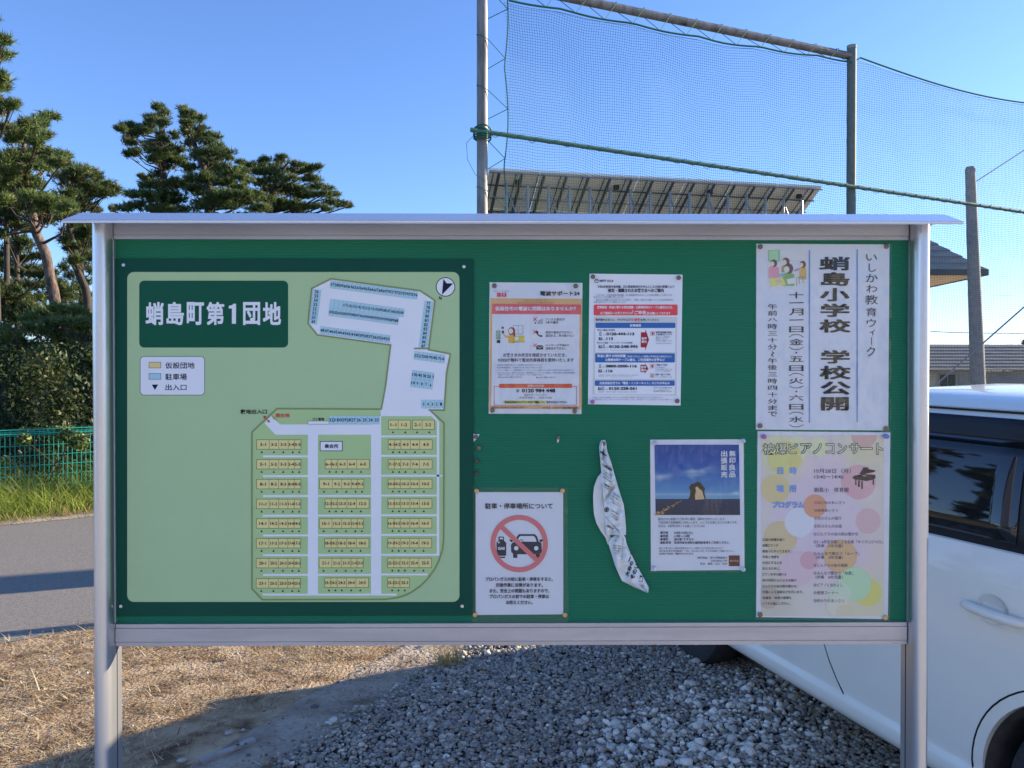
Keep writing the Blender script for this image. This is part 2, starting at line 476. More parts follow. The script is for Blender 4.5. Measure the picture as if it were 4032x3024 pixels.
tag(o, kind='stuff')
o = stones('white_gravel', 22000, (-0.5, 2.3), (2.5, 4.8), 0.013, (0.55, 0.85), white_col,
           lambda x, y: keep_gravel(x, y) & (rng.uniform(0, 1, len(x)) < white_p(x, y) * 0.55), 'pale rounded gravel')
# scattered pebbles on the dirt
o = stones('scattered_pebbles', 200, (-4.5, 0.0), (2.4, 4.7), 0.0065, (0.35, 0.6), lambda n, x, y: np.array([[0.34, 0.32, 0.29]]) * rng.uniform(0.4, 1.4, (n, 1)),
           lambda x, y: (x < edge_x(y)) & (-0.66 * x + 0.75 * y < 5.2), 'pebbles scattered on the dirt')

def blades(name, pos, length, width, lean, colors, m, curl=0.5, flat=None, parent=None):
    """curved blades: 2 quads + tip; pos (n,3)"""
    n = len(pos)
    az = rng.uniform(0, 2 * pi, n)
    L = length(n); W = width(n); ln = lean(n)
    d = np.stack([np.cos(az), np.sin(az), np.zeros(n)], 1); sd = np.stack([-np.sin(az), np.cos(az), np.zeros(n)], 1)
    if flat is None:
        up = np.array([0, 0, 1.0])
    rows = []
    for t in (0.0, 0.4, 0.75, 1.0):
        out = np.sin(ln) * t + curl * t * t * 0.5 * np.cos(ln)
        hh = np.cos(ln) * t - curl * t * t * 0.35 * np.cos(ln)
        c = pos + d * (L * out)[:, None] + np.array([[0, 0, 1.0]]) * (L * hh)[:, None]
        w = W * (1 - t * 0.85) * 0.5
        rows.append(c - sd * w[:, None]); rows.append(c + sd * w[:, None])
    V = np.stack(rows, 1).reshape(-1, 3)
    b = np.arange(n)[:, None] * 8
    Fc = np.concatenate([np.stack([b[:, 0] + 2 * k, b[:, 0] + 2 * k + 1, b[:, 0] + 2 * k + 3, b[:, 0] + 2 * k + 2], 1)[:, None] for k in range(3)], 1).reshape(-1, 4)
    return np_mesh(name, V, Fc, np.repeat(colors, 3, 0), m, parent)

# straw litter on the dirt
n = 95000
x = rng.uniform(-5.2, 0.1, n); y = rng.uniform(2.3, 6.0, n)
nn = smooth_noise(x, y, 2.4, 21)
road_n = -0.66 * x + 0.75 * y
k = (x < edge_x(y) + 0.02) & (road_n < 5.25 + 0.35 * (rng.uniform(-1, 0.6, n))) & (rng.uniform(0, 1, n) < np.clip(0.55 + 0.75 * nn, 0.04, 1))
insand = (x > edge_x(y) - 0.62 * np.clip(0.9 + 0.5 * nn, 0.4, 1.2))
k &= ~(insand & (rng.uniform(0, 1, n) > 0.22))
x, y = x[k], y[k]; n = len(x)
pos = np.stack([x, y, rng.uniform(0.004, 0.020, n)], 1)
cb = np.array([[0.68, 0.55, 0.34], [0.52, 0.39, 0.22], [0.24, 0.16, 0.09], [0.78, 0.68, 0.46], [0.48, 0.42, 0.18]])[rng.choice(5, n, p=[0.30, 0.32, 0.24, 0.10, 0.04])] * rng.uniform(0.8, 1.15, (n, 1)) * (0.82 + 0.25 * nn[k][:, None])
o = blades('straw_litter', pos, lambda n: np.clip(rng.lognormal(math.log(0.042), 0.5, n), 0.014, 0.15), lambda n: rng.uniform(0.0025, 0.0065, n),
           lambda n: rng.normal(1.38, 0.25, n), cb, M['straw'], 0.25)
tag(o, 'dry straw and clippings lying on the dirt', kind='stuff')
# clods of earth and dark leaf debris
n = 1500
o = stones('earth_clods', n, (-4.5, 0.0), (2.3, 5.0), 0.0052, (0.35, 0.6), lambda n, x, y: np.array([[0.20, 0.155, 0.11]]) * rng.uniform(0.4, 1.3, (n, 1)),
           lambda x, y: (x < edge_x(y)) & (-0.66 * x + 0.75 * y < 5.1), 'crumbs of earth on the dirt')

# roadside grass at the far edge of the road
n = 30000
u = rng.uniform(-4, 14, n); w = rng.beta(1.4, 1.6, n) * 1.55 + 9.75
pos = np.stack([rd.x * u + rn.x * w, rd.y * u + rn.y * w, np.zeros(n)], 1)
hh = 0.25 + 0.30 * (w - 9.75) + 0.08 * smooth_noise(pos[:, 0], pos[:, 1], 1.4, 5)
cb = np.array([[0.32, 0.42, 0.07], [0.22, 0.33, 0.05], [0.50, 0.53, 0.12], [0.58, 0.52, 0.2], [0.13, 0.2, 0.04]])[rng.choice(5, n, p=[0.34, 0.26, 0.22, 0.08, 0.10])] * rng.uniform(0.8, 1.2, (n, 1))
_hh = hh
o = blades('roadside_grass', pos, lambda n: _hh * rng.uniform(0.5, 1.5, n), lambda n: rng.uniform(0.006, 0.016, n), lambda n: np.abs(rng.normal(0.25, 0.25, n)), cb, M['grass'], 0.9)
tag(o, 'bright green roadside grass', kind='stuff')
n = 9000
u = rng.uniform(-4, 14, n); w = rng.uniform(9.62, 10.1, n)
pos = np.stack([rd.x * u + rn.x * w, rd.y * u + rn.y * w, np.full(n, 0.008)], 1)
cb = np.array([[0.42, 0.37, 0.16], [0.30, 0.32, 0.10], [0.35, 0.25, 0.14]])[rng.choice(3, n)] * rng.uniform(0.7, 1.2, (n, 1))
o = blades('dry_verge_grass', pos, lambda n: rng.uniform(0.05, 0.16, n), lambda n: rng.uniform(0.005, 0.01, n), lambda n: np.abs(rng.normal(0.7, 0.4, n)), cb, M['grass'], 0.6)
tag(o, 'yellowing verge grass', kind='stuff')

# dry grass tuft and little weeds: things of their own
def tuft(name, lab, cat, c, n, r, L, cols, lean=0.3, wid=(0.003, 0.006), group=None):
    root = thing(name, lab, cat, (c[0], c[1], 0), group)
    a = rng.uniform(0, 2 * pi, n); rr = r * np.sqrt(rng.uniform(0, 1, n))
    pos = np.stack([c[0] + rr * np.cos(a), c[1] + rr * np.sin(a), np.full(n, 0.01)], 1)
    cb = np.array(cols)[rng.choice(len(cols), n)] * rng.uniform(0.8, 1.2, (n, 1))
    blades('blades', pos, lambda n: L * rng.uniform(0.4, 1.2, n), lambda n: rng.uniform(*wid, n), lambda n: np.abs(rng.normal(lean, 0.3, n)), cb, M['grass'], 0.7, parent=root)
    return root
tuft('dry_grass_tuft', 'upright tuft of yellow dry grass at the edge of the gravel under the board', 'grass tuft', gxy(1770, 2632), 160, 0.07, 0.16, [(0.50, 0.42, 0.20), (0.42, 0.30, 0.12), (0.38, 0.36, 0.12)])
tuft('low_weed', 'small dark green weed between sand strip and gravel', 'weed', gxy(1655, 2690), 80, 0.05, 0.05, [(0.05, 0.09, 0.03), (0.10, 0.10, 0.05)], 0.9)
tuft('low_weed', 'flat green weed growing in the dark gravel near the car wheel', 'weed', gxy(2590, 2645), 110, 0.09, 0.035, [(0.07, 0.11, 0.04), (0.06, 0.08, 0.03)], 1.1)
tuft('low_weed', 'flat green weed between dark gravel and pale stones', 'weed', gxy(2335, 2885), 110, 0.08, 0.035, [(0.07, 0.11, 0.04), (0.09, 0.11, 0.03)], 1.1)
# crumpled white scrap on the sand
mb = MB(); c = G(1303, 2850, 0.01)
pts = []
for i in range(14):
    a = 2 * pi * i / 14; r = random.uniform(0.011, 0.024)
    pts.append((c.x + r * cos(a) * 1.3, c.y + r * sin(a) * 0.8, 0.012 + random.uniform(0, 0.010)))
mb.add(pts + [(c.x, c.y, 0.024)], [(i, (i + 1) % 14, 14) for i in range(14)])
tag(mb.build('paper_scrap', M['paper_news'], fix=False), 'small white crumpled scrap lying on the shaded sand strip', 'litter')
# old flat concrete slab edge half buried at the lower left of the gravel
mb = MB(); a, b = G(790, 3010), G(1000, 2925)
d = (b - a).normalized(); nrm = Vector((-d.y, d.x, 0))
vs = []
for k in range(9):
    t = k / 8; q = a + (b - a) * t
    vs.append((q + nrm * (0.016 + 0.002 * sin(k * 2.1)), q - nrm * (0.016 + 0.002 * cos(k * 1.7))))
for k in range(8):
    p0, p1 = vs[k]; q0, q1 = vs[k + 1]; z = 0.018 + 0.003 * sin(k); z2 = 0.018 + 0.003 * sin(k + 1)
    mb.add([(p0.x, p0.y, 0), (p1.x, p1.y, 0), (q1.x, q1.y, 0), (q0.x, q0.y, 0), (p0.x, p0.y, z), (p1.x, p1.y, z), (q1.x, q1.y, z2), (q0.x, q0.y, z2)],
           [(4, 5, 6, 7), (0, 4, 7, 3), (1, 2, 6, 5)] + ([(0, 1, 5, 4)] if k == 0 else []) + ([(2, 3, 7, 6)] if k == 7 else []))
tag(mb.build('concrete_strip', M['concrete'], fix=True), 'half-buried strip of old pale concrete in the dirt beside the gravel', 'concrete strip')
for i, (sx, sy, s_, lb) in enumerate([(900, 2892, 0.020, 'pale flat stone on the shaded dirt left of the sand strip, the farther one'), (715, 3001, 0.021, 'pale rounded stone on the dirt near the left post'),
                                      (1238, 2790, 0.024, 'dark lump of stone sitting on the sand strip'), (957, 2878, 0.012, 'small white pebble beside the pale flat stone')]):
    c = G(sx, sy); V = ICOV * np.array([s_, s_ * 0.8, s_ * 0.55]) * (1 + rng.uniform(-0.15, 0.15, (12, 1))) + np.array([c.x, c.y, s_ * 0.35])
    tag(np_mesh('stone', V, ICOF, np.tile((0.13, 0.12, 0.11) if i == 2 else (0.42, 0.42, 0.41), (20, 1)), M['stone']), lb, 'stone')

# ---------------------------------------------------------------- notice board
YB = 1.745                                    # front of the pin board
board = thing('notice_board', 'aluminium framed outdoor notice board with green ribbed pin surface and narrow canopy', 'notice board', (P(2016, 1500, YB).x, YB + 0.03, 0))
def bx(mb, a, b, y0, y1):
    """box whose front face spans photo points a..b at y0"""
    p, q = P(*a, y0), P(*b, y0)
    mb.box(min(p.x, q.x), max(p.x, q.x), y0, y1, min(p.z, q.z), max(p.z, q.z))
XL, XR = P(450, 1500, YB).x, P(3579, 1500, YB).x
ZT, ZB_ = P(2016, 930, YB).z, P(2016, 2460, YB).z
mb = MB(); mb.box(XL, XR, YB, YB + 0.012, ZB_, ZT)
mb.build('pin_surface', M['fabric'], board)
mb = MB(); mb.box(XL, XR, YB + 0.013, YB + 0.030, ZB_, ZT)
mb.build('back_panel', M['alu_rail'], board)
# side posts: rounded D profile with an inner channel
def post(sx0, sx1, side):
    p0, p1 = P(sx0, 1500, 1.712 if side < 0 else 1.735).x, P(sx1, 1500, 1.735 if side < 0 else 1.712).x
    cx, hw = (p0 + p1) / 2, (p1 - p0) / 2
    out = []
    for k in range(25):                       # rounded front
        a = pi + pi * k / 24
        e = 0.78
        out.append((cx + hw * math.copysign(abs(cos(a)) ** e, cos(a)), 1.735 - 0.032 * abs(sin(a)) ** e))
    out += [(cx + hw, 1.767), (cx - hw, 1.767)]
    top = P(2016, 862, 1.73).z
    mb = MB(); n = len(out)
    mb.add([(x, y, -0.3) for x, y in out] + [(x, y, top) for x, y in out],
           [(i, (i + 1) % n, n + (i + 1) % n, n + i) for i in range(n)] + [tuple(range(n)), tuple(range(2 * n - 1, n - 1, -1))])
    o = mb.build('post', M['alu'], board, smooth=True)
    xs_ = cx + hw if side < 0 else cx - hw     # narrow slot down the inner face
    mb = MB(); mb.box(xs_ - 0.0006, xs_ + 0.0006, 1.744, 1.7465, -0.3, top - 0.01); mb.build('slot', M['seam'], board)
post(359, 447, -1)
post(3580, 3664, 1)
# rails
mb = MB(); y = 1.736
zt, zb = P(2016, 2455, y).z, P(2016, 2541, y).z
xl, xr = P(448, 1500, y).x + 0.001, P(3576, 1500, y).x
h = zt - zb
prof = [(1.742, zb), (1.737, zb), (1.737, zb + h * .17), (1.7385, zb + h * .18), (1.7385, zb + h * .20), (1.736, zb + h * .21), (1.736, zb + h * .80),
        (1.7385, zb + h * .81), (1.7385, zb + h * .83), (1.737, zb + h * .84), (1.737, zt), (1.764, zt), (1.764, zb)]
def rail(prof, x0, x1, m, name='rail'):
    mb = MB(); n = len(prof)
    mb.add([(x0, y, z) for y, z in prof] + [(x1, y, z) for y, z in prof], [(i, (i + 1) % n, n + (i + 1) % n, n + i) for i in range(n)] + [tuple(range(n)), tuple(range(2 * n - 1, n - 1, -1))])
    return mb.build(name, m, board)
rail(prof, xl, xr, M['alu_rail'])
zt2, zb2 = P(2016, 858, 1.74).z, P(2016, 943, 1.736).z
h = zt2 - zb2
prof2 = [(1.737, zb2), (1.737, zb2 + h * .16), (1.7385, zb2 + h * .17), (1.7385, zb2 + h * .19), (1.736, zb2 + h * .20), (1.736, zt2), (1.780, zt2), (1.780, zb2)]
rail(prof2, xl, xr, M['alu_rail'])
# thin inner beads beside the posts
for sx in (451.5, 3577):
    mb = MB(); q = P(sx, 1500, 1.74); mb.box(q.x - 0.0012, q.x + 0.0012, 1.737, 1.7448, P(0, 2453, 1.74).z, P(0, 943, 1.74).z)
    mb.build('edge_bead', M['alu_rail'], board)
# canopy: shallow gabled sheet, front lip
yf, yr = 1.655, 1.728
xa, xb = P(243, 868, yf).x, P(3794, 872, yf).x
zf, zr = P(243, 864, yf).z, P(2016, 841, yr).z
prof = [(yf, zf - 0.0075), (yf - 0.001, zf - 0.002), (yf + 0.002, zf), (yr, zr), (1.80, zr - 0.012), (1.85, zr - 0.04), (1.85, zr - 0.046), (1.80, zr - 0.018), (yr, zr - 0.006), (yf + 0.006, zf - 0.006)]
rail(prof, xa, xb, M['alu_top'], 'canopy')
mb = MB()
mb.box(xa + 0.0005, xb - 0.0005, yf - 0.0025, yf - 0.0012, zf - 0.0072, zf - 0.0045)
mb.build('canopy_lip', M['alu'], board)

# ---------------------------------------------------------------- flat print
_tc = bpy.data.curves.new('lettering', 'FONT'); _to = bpy.data.objects.new('lettering', _tc); col.objects.link(_to)
_tc.resolution_u = 2
_cache = {}
def glyphs(s, off=0.0):
    k = (s, round(off, 4))
    if k not in _cache:
        _tc.body = s; _tc.offset = off
        me = _to.to_mesh()
        _cache[k] = ([(v.co.x, v.co.y) for v in me.vertices], [tuple(p.vertices) for p in me.polygons])
        _to.to_mesh_clear()
    return _cache[k]

class Print:
    """flat ink on a plane facing the viewer; positions in photo pixels, scaled from a close-up (ox, oy, s)"""
    def __init__(s, ox, oy, sc, Y, white=(160, 184, 230)):
        s.ox, s.oy, s.sc, s.Y = ox, oy, sc, Y
        s.w = lin(white); s.v, s.f, s.c = [], [], []; s.warp = None
    def ink(s, c):
        l = lin(c)
        return tuple(min(0.9, max(0.002, l[i] / s.w[i] * 0.9)) for i in range(3))
    def at(s, o):
        s.ox, s.oy, s.sc = o
        return s
    def _v(s, u, v, layer):
        sx, sy = s.ox + u / s.sc, s.oy + v / s.sc
        Y = s.Y - 0.0003 - layer * 0.00025
        if s.warp: Y += s.warp(sx, sy)
        return tuple(P(sx, sy, Y))
    def tris(s, pts, fs, c, layer=1):
        n = len(s.v); s.v += [s._v(u, v, layer) for u, v in pts]
        s.f += [tuple(i + n for i in f) for f in fs]; s.c += [s.ink(c)] * len(fs)
    def poly(s, pts, c, layer=1):
        tri = tessellate_polygon([[Vector((u, v, 0)) for u, v in pts]])
        s.tris(pts, [tuple(t) for t in tri], c, layer)
    def blend(s, pos, fcol, ni, nj, layer=1):
        """a printed picture whose tones run smoothly: one ink per corner of a fine grid"""
        K = [[s.ink(fcol(i / ni, j / nj)) for i in range(ni + 1)] for j in range(nj + 1)]
        n = len(s.v); s.v += [s._v(*pos(i / ni, j / nj), layer) for j in range(nj + 1) for i in range(ni + 1)]
        for j in range(nj):
            for i in range(ni):
                k = n + j * (ni + 1) + i; s.f.append((k, k + 1, k + ni + 2, k + ni + 1)); s.c.append((K[j][i], K[j][i + 1], K[j + 1][i + 1], K[j + 1][i]))
    def rect(s, a, b, c2, d, c, layer=1): s.poly([(a, b), (c2, b), (c2, d), (a, d)], c, layer)
    def rr(s, x0, y0, x1, y1, r, c, layer=1):
        pts = []
        for cx, cy, a0 in ((x1 - r, y0 + r, -90), (x1 - r, y1 - r, 0), (x0 + r, y1 - r, 90), (x0 + r, y0 + r, 180)):
            for k in range(6):
                a = R_(a0 + 18 * k); pts.append((cx + r * cos(a), cy + r * sin(a)))
        s.poly(pts, c, layer)
    def line(s, pts, w, c, layer=2, closed=False):
        """mitred polyline"""
        n = len(pts); L, Rr = [], []
        for i in range(n):
            p = Vector(pts[i])
            a = Vector(pts[i - 1]) if (i > 0 or closed) else None
            b = Vector(pts[(i + 1) % n]) if (i < n - 1 or closed) else None
            d1 = (p - a).normalized() if a is not None else (b - p).normalized()
            d2 = (b - p).normalized() if b is not None else d1
            t = (d1 + d2)
            t = t.normalized() if t.length > 1e-6 else d1
            nn = Vector((-t.y, t.x)); k = nn.dot(Vector((-d1.y, d1.x)))
            k = max(k, 0.35)
            L.append(p + nn * (w / 2 / k)); Rr.append(p - nn * (w / 2 / k))
        m = n if closed else n - 1
        pts2 = [tuple(q) for q in L + Rr]
        s.tris(pts2, [(i, (i + 1) % n, n + (i + 1) % n, n + i) for i in range(m)], c, layer)
    def box(s, x0, y0, x1, y1, w, c, layer=3): s.line([(x0, y0), (x1, y0), (x1, y1), (x0, y1)], w, c, layer, True)
    def ell(s, cx, cy, rx, ry, c, layer=1, n=28, a0=0, a1=360):
        pts = [(cx + rx * cos(R_(a0 + (a1 - a0) * k / n)), cy + ry * sin(R_(a0 + (a1 - a0) * k / n))) for k in range(n if a1 - a0 == 360 else n + 1)]
        s.poly(pts, c, layer)
    def ring(s, cx, cy, r, w, c, layer=2, n=48):
        s.line([(cx + r * cos(2 * pi * k / n), cy + r * sin(2 * pi * k / n)) for k in range(n)], w, c, layer, True)
    def fat(s, t, bold):
        """outline, and the small shifts that thicken the strokes of bold type"""
        if bold <= 0.0121: return glyphs(t, bold), ((0, 0),)
        r = bold - 0.006
        return glyphs(t, 0.006), ((-r, 0), (r, 0), (0, -r), (0, r)) if bold < 0.024 else ((-r, -r), (r, r), (-r, r), (r, -r), (0, 0))
    def text(s, t, x0, y0, x1, y1, c=(25, 32, 62), bold=0.012, layer=6, rot=0.0):
        """fit the ink of the words into the box"""
        (v, f), sh = s.fat(t, bold)
        if len(sh) > 1 and v:
            ax0, ax1 = min(q[0] for q in v), max(q[0] for q in v); ay0, ay1 = min(q[1] for q in v), max(q[1] for q in v); r = bold - 0.006
            kx, ky = (x1 - x0) / (ax1 - ax0 + 2 * r), (y1 - y0) / (ay1 - ay0 + 2 * r); cx, cy = (x0 + x1) / 2, (y0 + y1) / 2; cr, sr = cos(rot), sin(rot)
            for i, (ox, oy) in enumerate(sh):
                pts = []
                for a, b in v:
                    dx, dy = (a + ox - ax0 + r) * kx + x0 - cx, (ay1 + r - b - oy) * ky + y0 - cy
                    pts.append((cx + dx * cr - dy * sr, cy + dx * sr + dy * cr))
                s.tris(pts, f, c, layer + i * 0.04)
            return
        v, f = glyphs(t, bold)
        if not v: return
        ax0, ax1 = min(q[0] for q in v), max(q[0] for q in v)
        ay0, ay1 = min(q[1] for q in v), max(q[1] for q in v)
        kx, ky = (x1 - x0) / max(ax1 - ax0, 1e-3), (y1 - y0) / max(ay1 - ay0, 1e-3)
        cx, cy = (x0 + x1) / 2, (y0 + y1) / 2; cr, sr = cos(rot), sin(rot)
        pts = []
        for a, b in v:
            dx, dy = (a - ax0) * kx + x0 - cx, (ay1 - b) * ky + y0 - cy
            pts.append((cx + dx * cr - dy * sr, cy + dx * sr + dy * cr))
        s.tris(pts, f, c, layer)
    def row(s, t, x0, x1, yc, h, c=(25, 32, 62), bold=0.012, layer=6):
        """one line of words: em height h centred on yc, stretched from x0 to x1"""
        (v, f), sh = s.fat(t, bold)
        if not v: return
        ax0, ax1 = min(q[0] for q in v), max(q[0] for q in v)
        kx = (x1 - x0) / (ax1 - ax0)
        for i, (ox, oy) in enumerate(sh):
            s.tris([(x0 + (a + ox - ax0) * kx, yc + (0.37 - b - oy) * h) for a, b in v], f, c, layer + i * 0.04)
        return
        s.tris([(x0 + (a - ax0) * kx, yc + (0.37 - b) * h) for a, b in v], f, c, layer)
    def col_(s, t, xc, y0, pitch, w, h, c=(25, 32, 62), bold=0.012, layer=6, turn='（）ー〜()'):
        """vertical writing, one cell per character"""
        for i, ch in enumerate(t):
            if ch in ' 　': continue
            v, f = glyphs(ch, bold); yc = y0 + pitch * i
            if ch in turn:
                ax = (min(q[0] for q in v) + max(q[0] for q in v)) / 2; ay = (min(q[1] for q in v) + max(q[1] for q in v)) / 2
                s.tris([(xc - (b - 0.37) * w * (1 if ch in '（）()' else 1), yc + (a - (ax if ch in 'ー〜' else 0.5 if ch in '（）' else ax)) * h) for a, b in v], [tuple(reversed(q)) for q in f], c, layer)
            else:
                s.tris([(xc + (a - 0.5) * w, yc + (0.37 - b) * h) for a, b in v], f, c, layer)
    def build(s, name, parent, m=None):
        me = bpy.data.meshes.new(name)
        me.from_pydata(s.v, [], s.f)
        at = me.color_attributes.new('Col', 'FLOAT_COLOR', 'CORNER')
        arr = []
        for f, c in zip(s.f, s.c): arr += [(*q, 1) for q in c] if isinstance(c[0], tuple) else [(*c, 1)] * len(f)
        at.data.foreach_set('color', np.array(arr, dtype=np.float32).ravel())
        bm = bmesh.new(); bm.from_mesh(me)
        fl = [f for f in bm.faces if f.normal.y > 0]
        if not s.warp: bmesh.ops.reverse_faces(bm, faces=fl)
        bm.to_mesh(me); bm.free()
        s.v, s.f, s.c = [], [], []
        return link(name, me, m or M['print'], parent)

# ---------------------------------------------------------------- site map sign
A_ = (920, 1560, 2.353); B_ = (920, 1980, 2.353); R7 = (1180, 1060, 2.513); R8 = (420, 1000, 2.592)
YM = YB - 0.004
p, q = P(452, 1018, YM), P(1865, 2423, YM)
msign = thing('site_map_sign', 'green site map sign of a housing estate filling the left half of the board', 'map sign', ((p.x + q.x) / 2, YB, q.z))
mb = MB(); mb.box(p.x, q.x, YM, YB - 0.0003, q.z, p.z)
mb.build('sign_plate', M['panel_green'], msign)
NAVY = (18, 28, 60); WH = (160, 184, 230)
pr = Print(0, 0, 1, YM)
LG = (121, 160, 149)
pr.rr(501, 1071, 1809, 2370, 26, LG, 0)
pr.build('map_background', msign, M['print_gloss'])
pr.at(R8)
pr.rr(332, 272, 1852, 955, 50, (14, 68, 64), 1)
for i, ch in enumerate('蛸島町第1団地'):
    x0 = [397, 610, 817, 1018, 1246, 1392, 1594][i]; x1 = [583, 788, 993, 1200, 1320, 1566, 1780][i]
    if ch == '1':
        pr.poly([(1246, 530), (1284, 520), (1292, 508), (1320, 508), (1320, 712), (1278, 712), (1278, 556), (1246, 556)], WH, 3); continue
    pr.text(ch, x0, 490 if ch != '1' else 508, x1, 725 if ch != '1' else 712, WH, 0.028 if ch != '1' else 0.012, 3)
pr.build('title_block', msign, M['print_gloss'])
pr.rr(340, 1044, 1002, 1442, 40, NAVY, 1); pr.rr(345, 1049, 997, 1437, 36, WH, 2)
for y0, c in ((1103, (158, 165, 138)), (1219, (118, 165, 215))):
    pr.rect(430, y0 - 1, 555, y0 + 62, NAVY, 3); pr.rect(434, y0 + 3, 551, y0 + 58, c, 4)
pr.poly([(460, 1333), (525, 1333), (492, 1388)], NAVY, 3)
pr.text('仮設団地', 598, 1105, 897, 1170, NAVY, 0.016, 3); pr.text('駐車場', 598, 1220, 818, 1287, NAVY, 0.016, 3); pr.text('出入口', 600, 1330, 815, 1392, NAVY, 0.016, 3)
pr.build('legend_box', msign, M['print_gloss'])
# compass
pr.at(R7)
pr.ell(1443, 175, 96, 96, NAVY, 1, 40); pr.ell(1443, 175, 88, 88, WH, 2, 40)
pr.poly([(1422, 95), (1455, 140), (1519, 140), (1408, 253)], NAVY, 3)
pr.text('N', 1378, 270, 1406, 302, NAVY, 0.03, 3, 0.2)
pr.build('compass_mark', msign, M['print_gloss'])
# grounds, roads
pr.at((0, 0, 1))
BND = [(1303.4, 1097.8), (1653.5, 1144.4), (1712.4, 1183.4), (1687.4, 1376.8), (1773, 1393.5), (1758, 1470), (1749, 1615), (1692, 1614.5), (1748.2, 1665.7), (1746.6, 2124.5),
       (1742, 2165), (1727.5, 2209.5), (1710, 2243), (1685, 2277.5), (1657, 2306), (1625.5, 2328.5), (1597, 2343), (1566, 2353), (1515, 2360.5), (1032.6, 2361.6), (992.2, 2317.9), (991.4, 1702.4), (1090, 1609),
       (1501, 1611), (1509, 1570), (1518.2, 1517.6), (1538.1, 1358.4), (1249.6, 1318.7), (1212.6, 1272.9), (1227.8, 1135.6)]
pr.poly(BND, (122, 162, 141), 1)
RW = (162, 187, 235)
up = [(1303.4, 1098), (1653.5, 1145), (1712, 1184), (1687, 1376), (1771, 1394), (1757, 1470), (1747, 1615), (1697, 1616), (1729.6, 1662), (1729.6, 2188), (1500, 2188), (1500, 2180.6), (1720, 2180.6), (1720, 1660),
      (1697.7, 1638.6), (1500, 1638.6), (1498, 1615), (1508, 1570), (1518, 1517), (1538, 1358), (1250, 1318.5), (1213, 1273), (1228, 1136)]
pr.poly(up, RW, 2)
pr.rect(1630, 1369, 1690, 1375, (95, 118, 96), 5)
pr.rect(1461, 1638.6, 1501, 2344, RW, 2.2); pr.rect(1212, 1690, 1252, 2344, RW, 2.2)
pr.poly([(1066.6, 1638.6), (1102.7, 1671.3), (1500, 1671.3), (1500, 1711.7), (1085, 1711.7), (1041, 1666)], RW, 2.4)
for y in (1796.7, 1874.5, 1953, 2030.5, 2108, 2185.7, 2263.5): pr.rect(1035.6, y - 3.9, 1213, y + 3.9, RW, 2)
pr.rect(1034, 2337.3, 1561.7, 2344.8, RW, 2)
for y in (1874, 1952.5, 2030, 2107.5, 2185, 2263): pr.rect(1251, y - 3.7, 1462, y + 3.7, RW, 2)
for y, xe in ((1718, 1721), (1794.6, 1721), (1873, 1742), (1951, 1721), (2028.5, 1721), (2106, 1721), (2262, 1682.8)): pr.rect(1500, y - 3.7, xe, y + 3.7, RW, 2)
pr.line(BND, 6.2, (96, 118, 98), 4, True)
pr.poly([(1036.5, 1637), (1049, 1640), (1045, 1644), (1056, 1656), (1060, 1652.5), (1063, 1664), (1051, 1661), (1055, 1658), (1043.5, 1646), (1039, 1649)], (128, 45, 62), 5)
pr.at(A_)
pr.line([(356, 180), (398, 222)], 3, NAVY, 5); pr.poly([(360, 208), (375, 200), (372, 214)], (150, 50, 70), 5)
pr.text('敷地出入口', 63, 122, 308, 165, (15, 25, 25), 0.02); pr.text('現在地', 386, 160, 518, 198, (150, 38, 62), 0.02)
pr.text('ゴミ置場', 728, 200, 838, 226, (15, 25, 35), 0.02)
pr.rect(687, 229, 885, 261, NAVY, 3); pr.rect(690, 232, 882, 258, WH, 4)
pr.rect(799, 416, 1010, 509, NAVY, 3); pr.rect(805, 422, 1004, 503, (165, 185, 232), 4); pr.text('集会所', 842, 443, 970, 483, NAVY, 0.022)
pr.build('estate_map', msign, M['print_gloss'])
# house rows and parking rows
HC = (158, 170, 142); PB = (122, 168, 216)
def house(origin, xs, y0, y1, names, tris, dx=0.0):
    pr.at(origin); xs = [x + dx for x in xs]
    pr.rect(xs[0] - 2, y0 - 2, xs[-1] + 2, y1 + 2, (20, 35, 30), 3)
    for i, nm in enumerate(names):
        pr.rect(xs[i] + 1.5, y0 + 1.5, xs[i + 1] - 1.5, y1 - 1.5, HC, 4)
        cw = xs[i + 1] - xs[i]; w = min(64 if len(nm) > 3 else 54, cw * 0.88); cx = (xs[i] + xs[i + 1]) / 2; cy = (y0 + y1) / 2
        pr.text(nm, cx - w / 2, cy - 14, cx + w / 2, cy + 14, (12, 22, 26), 0.016)
    for t in tris:
        t += dx; yy = y1 + 26
        pr.poly([(t - 11, yy + 9), (t, yy - 10), (t + 11, yy + 9)], (12, 28, 22), 3)
LX = [214, 330, 418, 505, 563, 624]; LT = [261, 373, 460, 547, 608]
for i, (o_, y0, k) in enumerate(((A_, 404, 3), (A_, 587, 5), (A_, 771, 8), (A_, 955, 11), (B_, 148, 14), (B_, 331, 17), (B_, 515, 20), (B_, 702, 23))):
    house(o_, LX, y0, y0 + 87, ['%d-%d' % (k, j) for j in range(1, 6)], LT, -i * 0.7)
M1 = [848, 907, 965, 1052, 1140, 1257]; T1_ = [889, 950, 1008, 1096, 1180]; M2 = [798, 915, 1003, 1091, 1148, 1207]; T2_ = [838, 957, 1044, 1131, 1191]
for i, (o_, y0, k) in enumerate(((A_, 586, 6), (A_, 770, 9), (A_, 952, 12), (B_, 148, 15), (B_, 330, 18), (B_, 514, 21), (B_, 696, 24))):
    a, b = (M1, T1_) if k % 2 == 0 else (M2, T2_)
    house(o_, a, y0, y0 + 87, ['%d-%d' % (k, j) for j in range(1, 6)], b, -i * 1.1)
RX = [1433, 1491, 1549, 1637, 1723, 1840]; RT = [1476, 1535, 1593, 1680, 1765]
